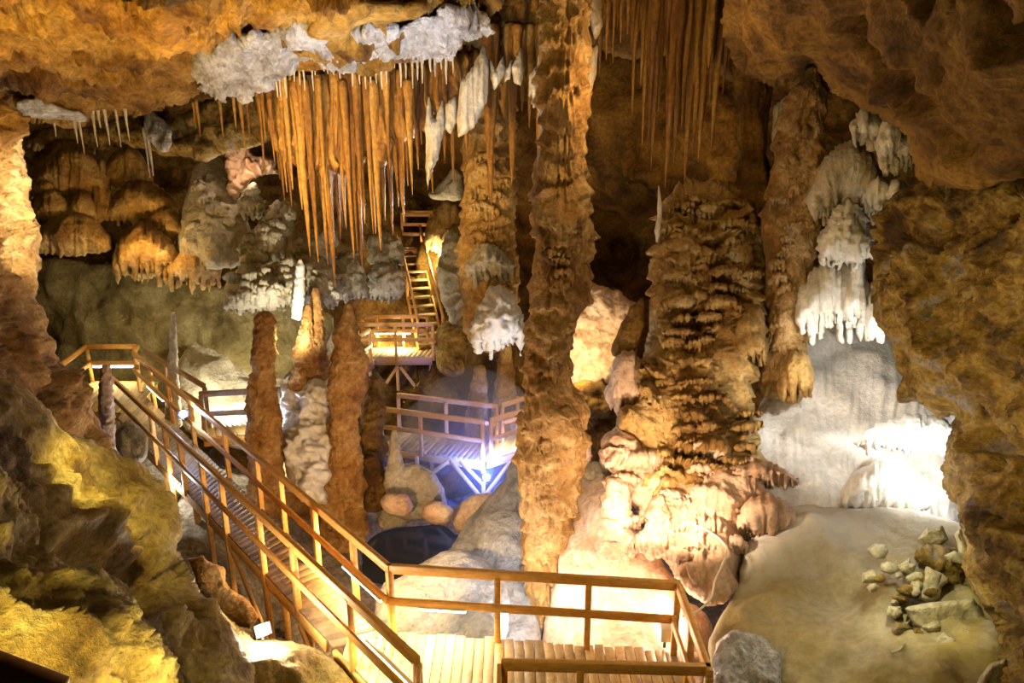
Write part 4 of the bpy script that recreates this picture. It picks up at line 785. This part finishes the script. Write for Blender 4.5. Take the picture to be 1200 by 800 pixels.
# branch behind the stalagmites
B0, B1, B2 = np.array((-7.1, 15.2)), np.array((-6.0, 15.5)), np.array((-4.9, 21.0))
deck('branch walkway behind the first stalagmite leading to the staircase landing', (-7.2, 15.0), (-5.3, 15.3), (-7.6, 15.9), (-6.2, 16.3), 0, 12, supports=[(-6.3, 15.5)])
deck('straight walkway behind the double stalagmite up to the staircase landing', (-5.3, 15.3), (-4.3, 21.0), (-6.2, 16.1), (-5.2, 21.4), 0, 44, supports=[(-5.0, 17.2), (-4.7, 19.5)])
railing('dark back railing between long walkway and first stalagmite', [(-10.1, 18.4), (-7.25, 15.55)], [(-9.0, 17.3), (-7.25, 15.55)], mat='dark_wood')
railing('dark level railing behind the first stalagmite', [(-7.1, 15.0), (-5.3, 15.3)], [(-7.1, 15.0), (-5.35, 15.3)], mat='dark_wood')
railing('pale railing climbing behind the double stalagmite', [(-5.3, 15.35), (-4.35, 20.6)], [(-5.3, 15.4), (-5.0, 17), (-4.7, 18.8), (-4.35, 20.6)])
# staircase landing
U0, U1 = np.array(DZ(421, 418, .05)[:2]), np.array(DZ(508, 418, .05)[:2])
UB = np.array((.1, 1.05))
deck('staircase landing on timber trestles behind the big stalagmite', U0, U1, U0+UB, U1+UB, .05, 16, name='landing_deck', jag=0, fr=.24, supports=[tuple(U0+(.3, .1)), tuple((U0+U1)/2+(0, .1)), tuple(U1+(-.1, .1)), tuple(U0+UB+(.3, -.1)), tuple(U1+UB-(.1, .1))],
     braces=[((*(U0+(.3, .05)), -1.6), (*((U0+U1)/2+(0, .05)), -.3)), ((*((U0+U1)/2+(.1, .05)), -.3), (*(U1+(-.1, .05)), -1.7)), ((*((U0+U1)/2+(0, .05)), -1.7), (*(U1+(-.1, .05)), -.4))])
railing('front railing of the staircase landing', [U0, U1], [U0, (U0+U1)/2, U1], z=.05)
railing('back railing of the staircase landing', [U0+UB, U0+UB+(U1-U0)*.83], [U0+UB+(.3, 0), U0+UB+(U1-U0)*.5, U0+UB+(U1-U0)*.83], z=.05)
# staircase
S0 = np.array(PV(506, 402, 22.9)); S0[2] = .05; S1 = np.array(PV(480, 296, 25.6))
o = empty('wooden_staircase', tuple(S0), 'steep wooden staircase climbing left from the landing', 'staircase')
dv = S1-S0; hn = np.array((dv[1], -dv[0], 0)); hn /= np.linalg.norm(hn); W = .42
for k in range(11):
    c = S0+dv*(k+.6)/11; adopt(beam('tread', c-hn*W, c+hn*W, .27, .05, M['deck']), o)
for s in (-1, 1): adopt(beam('stringer', S0+hn*W*s-(0, 0, .05), S1+hn*W*s-(0, 0, .05), .05, .26, M['wood']), o)
for s in (-1, 1):
    adopt(beam('handrail', S0+hn*W*s+(0, 0, .95), S1+hn*W*s+(0, 0, .95), .06, .13, M['wood']), o)
    for t in (.05, .5, .95): adopt(beam('post', S0+dv*t+hn*W*s, S0+dv*t+hn*W*s+(0, 0, .95), .08, .08, M['wood'], side=(1, 0)), o)
# gate-like railing box at the top
T0, T1 = np.array(PV(472, 285, 25.8)), np.array(PV(505, 297, 25.8)); zt = T0[2]; T1[2] = zt
deck('small top platform at the head of the staircase', T0[:2]-(.3, .3), T1[:2]+(.2, -.3), T0[:2]+(-.3, 1), T1[:2]+(.2, 1), zt-.1, 8, name='landing_deck', fr=.16)
railing('three-rail fence at the top of the staircase', [T0[:2], T1[:2]], [T0[:2], T1[:2]], z=zt, mids=(.35, .7))
railing('rear fence standing behind the three-rail one at the stair top', [T0[:2]+(0, .9), T1[:2]+(0, .9)], [T0[:2]+(0, .9), T1[:2]+(0, .9)], z=zt, mids=(.6,))
# lower walkway in the middle
mz = -1.1
m0, m1, m2 = np.array((-3.4, 16.9)), np.array((-.72, 16.0)), np.array((3.0, 18.7))
n1_ = np.array((.3, 1.0)); n2_ = np.array((-.35, 1.0))
deck('left half of the lower walkway on crossed braces behind the pool', m0, m1, m0+n1_, m1+n1_*1.05, mz, 20, supports=[tuple(m0+(m1-m0)*.35), tuple(m1), tuple(m0+(m1-m0)*.35+n1_*.9)],
     braces=[((*(m0+(m1-m0)*.4), -1.9), (*(m0+(m1-m0)*.68), -1.2)), ((*(m0+(m1-m0)*.68), -1.2), (*m1, -2.2)), ((*(m0+(m1-m0)*.78), -1.2), (*m1, -1.75)), ((*m1, -2.1), (*(m1+(m2-m1)*.22), -1.2)), ((*(m0+(m1-m0)*.02), -1.75), (*(m0+(m1-m0)*.35), -1.45))])
deck('right half of the lower walkway passing behind the central column', m1+(.02, .02), m2, m1+n1_*1.05, m2+n2_, mz, 30, supports=[tuple(m1+(m2-m1)*.4), tuple(m2)])
railing('front left railing of the lower walkway above the blue lamp', [m0, m1], [m0+(m1-m0)*.0, m0+(m1-m0)*.4, m1], z=mz)
railing('back left railing of the lower walkway above the blue lamp', [m0+n1_, m1+n1_*1.05], [m0+n1_, m0+n1_+(m1-m0)*.5, m1+n1_*1.05], z=mz)
railing('front right railing of the lower walkway by the central column', [m1+(.2, .12), m2], [m1+(.2, .12), m1+(m2-m1)*.5, m2], z=mz)
railing('back right railing of the lower walkway by the central column', [m1+n1_*1.05+(.15, .1), m2+n2_], [m1+n1_*1.05+(.15, .1), m1+(m2-m1)*.33+n2_, m1+(m2-m1)*.7+n2_, m2+n2_], z=mz)

# ================================================================== LAMPS
def lamp(name, loc, e, col, r=.1):
    d = bpy.data.lights.new(name, 'POINT'); d.energy = e; d.color = col; d.shadow_soft_size = r
    o = bpy.data.objects.new(name, d); o.location = loc; link(o); return o
def spot(name, loc, to, e, col, ang=70, blend=.6, r=.15):
    d = bpy.data.lights.new(name, 'SPOT'); d.energy = e; d.color = col; d.shadow_soft_size = r; d.spot_size = math.radians(ang); d.spot_blend = blend
    o = bpy.data.objects.new(name, d); o.location = loc; v = np.array(to, float)-np.array(loc, float)
    from mathutils import Vector
    o.rotation_euler = Vector(v).to_track_quat('-Z', 'Y').to_euler(); link(o); return o
AM, WM, WH, CO, BL, PK = (1, .60, .14), (1, .78, .42), (1, .95, .86), (.78, .86, 1), (.45, .58, 1), (1, .72, .50)
def disc(name, c, f, r, h, mat):
    f = np.array(f); a = np.cross(f, (0, 0, 1.0)); a /= np.linalg.norm(a); b = np.cross(a, f); n = 20; V = []; Q = []
    for k in range(n):
        t = 2*math.pi*k/n; d = a*math.cos(t)+b*math.sin(t)
        V += [c+d*r*1.0, c+d*r+f*h, c+d*r*.7+f*h*1.5]
    V += [c+f*h*1.7, c]; m = 3*n
    for k in range(n):
        i, j = 3*k, 3*((k+1) % n); Q += [(i, j, j+1, i+1), (i+1, j+1, j+2, i+2)]
    T = [(3*k+2, 3*((k+1) % n)+2, m) for k in range(n)]+[(3*((k+1) % n), 3*k, m+1) for k in range(n)]
    return mesh_obj_mixed(name, np.array(V), np.array(Q), np.array(T), mat)
def floodlight(label, p, face, mat, s=.15):
    """a boxy cave floodlight: housing, lit lens, bracket with foot"""
    p = np.array(p); e = empty('floodlight', (p[0], p[1], p[2]-s), label, 'lamp', 'cave floodlights'); f = np.array(face, float); f /= np.linalg.norm(f)
    adopt(beam('housing', p-f*s*.5, p+f*s*.1, s*1.5, s*1.2, M['black']), e)
    adopt(disc('lens', p+f*s*.1, f, s*.5, s*.08, M[mat]), e)
    adopt(beam('bracket', p-(0, 0, s), p-(0, 0, s*.5), s*.3, s*.9, M['black']), e)
    return p+f*s*.9
camv = np.array((0, 0, CAMZ))
def toward(p): v = camv-np.array(p); return v/np.linalg.norm(v)
p1 = PV(308, 738, 9.1); q = floodlight('brilliant white floodlight on the ground under the left railing', p1, toward(p1)+(.2, 0, .2), 'lens_warm', .14); lamp('floodlight_glow', q, 200, (1, .86, .68), .06)
p2 = PV(215, 485, 15.2); q = floodlight('cool white floodlight standing along the far part of the walkway', p2, toward(p2), 'lens_cool', .15); lamp('floodlight_glow', q, 60, BL, .06)
p3 = PV(570, 559, 16.6); q = floodlight('bluish floodlight at the foot of the lower walkway braces', p3, toward(p3), 'lens_cool', .16); lamp('floodlight_glow', q, 130, (.13, .22, 1), .08)
spot('floodlight_glow', np.array(p3)+(0, .3, 0), PV(535, 520, 21), 1500, (.07, .14, 1), 120, .8, .1)
hz = lathe('lamp_haze', [(p3[0]-.3, p3[1]+.3, p3[2]+2.6, .25), (p3[0]-.3, p3[1]+.3, p3[2]+2.2, 1.1), (p3[0]-.3, p3[1]+.3, p3[2]+1.2, 1.8), (p3[0]-.3, p3[1]+.3, p3[2]+.4, 1.9), (p3[0]-.3, p3[1]+.3, p3[2]-.2, 1.3), (p3[0]-.3, p3[1]+.3, p3[2]-.5, .3)], M['black'], nseg=32, nz=20, wob=.2, seed=3)
hm = bpy.data.materials.new('damp_haze'); hm.use_nodes = True; hn_ = hm.node_tree.nodes; hn_.remove(hn_['Principled BSDF']); vs = hn_.new('ShaderNodeVolumeScatter')
vs.inputs['Color'].default_value = (.85, .9, 1, 1); vs.inputs['Density'].default_value = .09; vs.inputs['Anisotropy'].default_value = .2
hm.node_tree.links.new(vs.outputs[0], hn_['Material Output'].inputs['Volume']); hz.data.materials.clear(); hz.data.materials.append(hm)
tag(hz, 'faint bluish haze hanging round the floodlight of the lower walkway', 'haze', kind='stuff')
# fluorescent tubes fixed under the rails
def tube(label, a, b, e=25, r=.018):
    a = np.array(a); b = np.array(b); o = empty('light_tube', tuple((a+b)/2), label, 'lamp', 'light tubes under the rails')
    adopt(beam('diffuser', a, b, r*2, r*2, M['tube'], bev=.006), o); adopt(beam('holder', a+(0, 0, r*1.6), b+(0, 0, r*1.6), r*2.6, r*1.2, M['white_plastic'], bev=.002), o)
    d = bpy.data.lights.new('tube_glow', 'AREA'); d.shape = 'RECTANGLE'; d.size = float(np.linalg.norm(b-a)); d.size_y = .05; d.energy = e; d.color = (1, .84, .45)
    l = bpy.data.objects.new('tube_glow', d); l.location = (a+b)/2-(0, 0, .04); l.rotation_euler = (0, 0, math.atan2(b[1]-a[1], b[0]-a[0])); link(l)
def on3(A, B, px, z, n=0):
    p = on_line(np.array(A), np.array(B), px, z); return np.array((p[0], p[1], z))
zt_ = MH-.085
a, b = on3(RB, (2.16, 7.86), 491, zt_), on3(RB, (2.16, 7.86), 546, zt_); tube('bright tube under the far rail of the near platform', a-(0, .07, 0), b-(0, .07, 0), 30)
a, b = on3(RA, RB, 407, zt_), on3(RA, RB, 452, zt_); tube('bright tube under the right walkway rail near the platform corner', a-(.05, .06, 0), b-(.05, .06, 0), 30)
a, b = on3(LA, LB, 424, zt_), on3(LA, LB, 478, zt_); tube('bright tube under the left walkway rail at the bottom of the picture', a+(.05, .06, 0), b+(.05, .06, 0), 30)
tube('bright tube across the back railing of the far landing', (-11.8, 18.75, zt_), (-10.6, 18.75, zt_), 22, .03)
a, b = on3(RA, RB, 176, zt_), on3(RA, RB, 195, zt_); tube('tube under the right walkway rail close to the far landing', a-(.05, .06, 0), b-(.05, .06, 0), 6)
tube('tube under the dark level railing behind the first stalagmite', (-6.3, 15.05, .48), (-5.5, 15.2, .48), 10)
a, b = m1+(m2-m1)*.1, m1+(m2-m1)*.3; tube('tube under the front right rail of the lower walkway', (a[0], a[1]+.1, mz+zt_), (b[0], b[1]+.1, mz+zt_), 26)
a, b = U0+UB+(U1-U0)*.1, U0+UB+(U1-U0)*.6; tube('tube under the back rail of the staircase landing', (a[0], a[1]-.1, .05+zt_), (b[0], b[1]-.1, .05+zt_), 40)
# white junction box and cable
o = empty('junction_box', (2.28, 8.05, -.1), 'small white box at the far right corner of the near platform', 'box')
adopt(beam('box', (2.0, 8.02, .2), (2.16, 8.02, .2), .14, .22, M['white_plastic'], bev=.015), o); adopt(beam('clip', (2.08, 8.04, -.05), (2.08, 8.04, .1), .04, .04, M['black']), o)
def cable(label, pts, r=.013):
    pts = np.array(pts); n = len(pts); t = np.linspace(0, n-1, n*8); C = np.zeros((len(t), 3))
    for k, u in enumerate(t):
        i = min(int(u), n-2); f = u-i; p0, p1, p2, p3 = pts[max(i-1, 0)], pts[i], pts[i+1], pts[min(i+2, n-1)]
        C[k] = .5*(2*p1+(p2-p0)*f+(2*p0-5*p1+4*p2-p3)*f*f+(3*p1-p0-3*p2+p3)*f**3)
    D = np.gradient(C, axis=0); D /= np.linalg.norm(D, axis=1)[:, None]; A = np.cross(D, (0, 1.0, .1)); A /= np.linalg.norm(A, axis=1)[:, None]; B = np.cross(D, A)
    m = 8; V = np.concatenate([C+r*(A*math.cos(2*math.pi*k/m)+B*math.sin(2*math.pi*k/m)) for k in range(m)]); N_ = len(C)
    Q = [(k*N_+i, k*N_+i+1, (k+1) % m*N_+i+1, (k+1) % m*N_+i) for k in range(m) for i in range(N_-1)]
    return tag(mesh_obj('power_cable', V, Q, M['cable']), label, 'cable')
cable('thin cream cable looping down the pink rock to the platform corner', [PV(*v) for v in [(800, 610, 10.1), (830, 622, 9.9), (850, 640, 9.7), (847, 660, 9.4), (838, 680, 9.3), (833, 700, 9.1), (818, 715, 9.0), (800, 722, 8.9)]])

# ---- cave lighting: unseen lamps inferred from lit rock, plus fill lights added in mid-air
spot('ceiling_lamp', PV(90, 330, 6.2), PV(130, 40, 8.0), 640, AM, 125, .6, .08)                 # amber on the left roof
spot('ceiling_lamp', PV(380, 230, 6.2), PV(340, 30, 8.4), 190, AM, 115, .6, .08)
spot('wall_edge_lamp', PV(150, 240, 8.8), PV(15, 250, 9.2), 480, (1, .88, .62), 85, .7, .04)
lamp('ledge_lamp', PV(-20, 800, 2.7), 130, (1, .80, .25), .08)            # raking the near ledge
lamp('ledge_lamp', PV(240, 840, 3.7), 110, (1, .78, .27), .3)
spot('ledge_lamp', PV(170, 470, 6.2), PV(110, 580, 7.0), 260, (1, .80, .25), 75, .8, .1)
spot('crag_lamp', PV(900, 560, 4.8), PV(1130, 400, 7.4), 380, (1, .72, .28), 64, .8, .1)
lamp('roof_fill', PV(1000, 330, 6.0), 10, AM, .1)  # added fill for the right roof, no fixture
spot('calcite_light', PV(1130, 560, 9.4), PV(985, 450, 12.6), 330, WH, 140, .8)
spot('calcite_light', PV(1000, 420, 9.6), PV(975, 480, 12.8), 200, WH, 105, .7, .1)  # added in mid-air to brighten the white slope
lamp('calcite_light', PV(1110, 560, 10.2), 30, WH)
lamp('calcite_light', PV(1040, 560, 8.7), 24, WH, .08)  # added in front of the pale dome and slope top, no source there
spot('rubble_fill', PV(1050, 600, 7.2), PV(1105, 720, 8.2), 110, (1, .90, .45), 75, .8, .06)  # added fill aimed at the rubble
lamp('cascade_light', (1.0, 8.7, -.45), 150, PK, .1)
lamp('cascade_light', (2.3, 8.75, -.25), 110, PK, .1)
lamp('cascade_light', (.3, 9.2, -.5), 130, (1, .95, .88), .1)
spot('cascade_light', PV(770, 600, 9.2), PV(800, 560, 11.4), 470, PK, 115, .7, .1)  # added in mid-air to brighten the cascade
lamp('cleft_lamp', PV(672, 420, 16.4), 170, (1, .75, .38))
lamp('stair_lamp', PV(512, 305, 24.2), 230, (1, .85, .45)); lamp('landing_lamp', PV(470, 400, 23), 130, (1, .85, .5)); lamp('landing_lamp', PV(450, 330, 20), 70, (1, .9, .6))
lamp('panel_lamp', PV(270, 470, 18.6), 420, (1, .93, .72), .1)
spot('bulge_lamp', PV(345, 425, 14.2), PV(335, 310, 16.6), 450, (1, .93, .72), 85, .8, .08)
lamp('cleft_lamp', PV(288, 196, 16.9), 40, PK, .06)
spot('cascade_light', PV(705, 580, 9.5), PV(690, 560, 11.6), 230, PK, 120, .7, .1)  # added in mid-air for the column side and cascade
spot('foot_lamp', PV(285, 560, 15.4), PV(355, 520, 15.7), 600, CO, 100, .8, .1)
lamp('drape_fill', PV(590, 130, 10.6), 26, WH, .1)  # added fill for the white drapes by the curtain
lamp('slope_lamp', PV(555, 640, 10.9), 55, CO, .1)
lamp('icicle_fill', PV(600, 450, 12.8), 50, CO, .1)  # added fill on the white cluster, no fixture
lamp('stalagmite_lamp', PV(425, 650, 11.2), 400, (1, .62, .25), .1)
lamp('mud_fill', PV(940, 650, 7.8), 34, (1, .88, .55), .2)  # added fill hanging over the mud slope
spot('curtain_lamp', PV(170, 360, 9.0), PV(430, 190, 12.3), 1700, (1, .66, .28), 64, .7, .08)
spot('curtain_rim_lamp', PV(520, 250, 14.5), PV(420, 200, 12.3), 500, WH, 80, .7, .05)
spot('crust_fill', PV(480, 190, 6.5), PV(430, 50, 9.4), 560, (.68, .80, 1), 70, .8, .08)  # added bluish fill that whitens the crust
lamp('wall_lamp', PV(150, 300, 16.2), 140, (1, .62, .22), .1)
lamp('landing_lamp', PV(130, 360, 18.6), 36, (1, .80, .36), .2)
lamp('pit_lamp', (-7.05, 12.9, -.2), 60, WH)
lamp('chamber_lamp', PV(745, 150, 16.5), 90, (1, .62, .2), .1)
spot('drape_fill', PV(1060, 330, 9.4), PV(1000, 190, 10.8), 380, WH, 90, .8, .06)  # added fill for the right-hand drapes
lamp('fill_lamp', PV(740, 100, 9.2), 120, (1, .64, .28), .1)
lamp('fill_lamp', PV(840, 470, 9.4), 22, (1, .66, .30), .15)
w = bpy.data.worlds.new('cave_dark'); SC.world = w; w.use_nodes = True
w.node_tree.nodes['Background'].inputs[0].default_value = (.9, .55, .25, 1); w.node_tree.nodes['Background'].inputs[1].default_value = .005
SC.view_settings.view_transform = 'Standard'; SC.view_settings.look = 'None'; SC.view_settings.exposure = .05; SC.view_settings.gamma = 1; SC.view_settings.use_curve_mapping = False
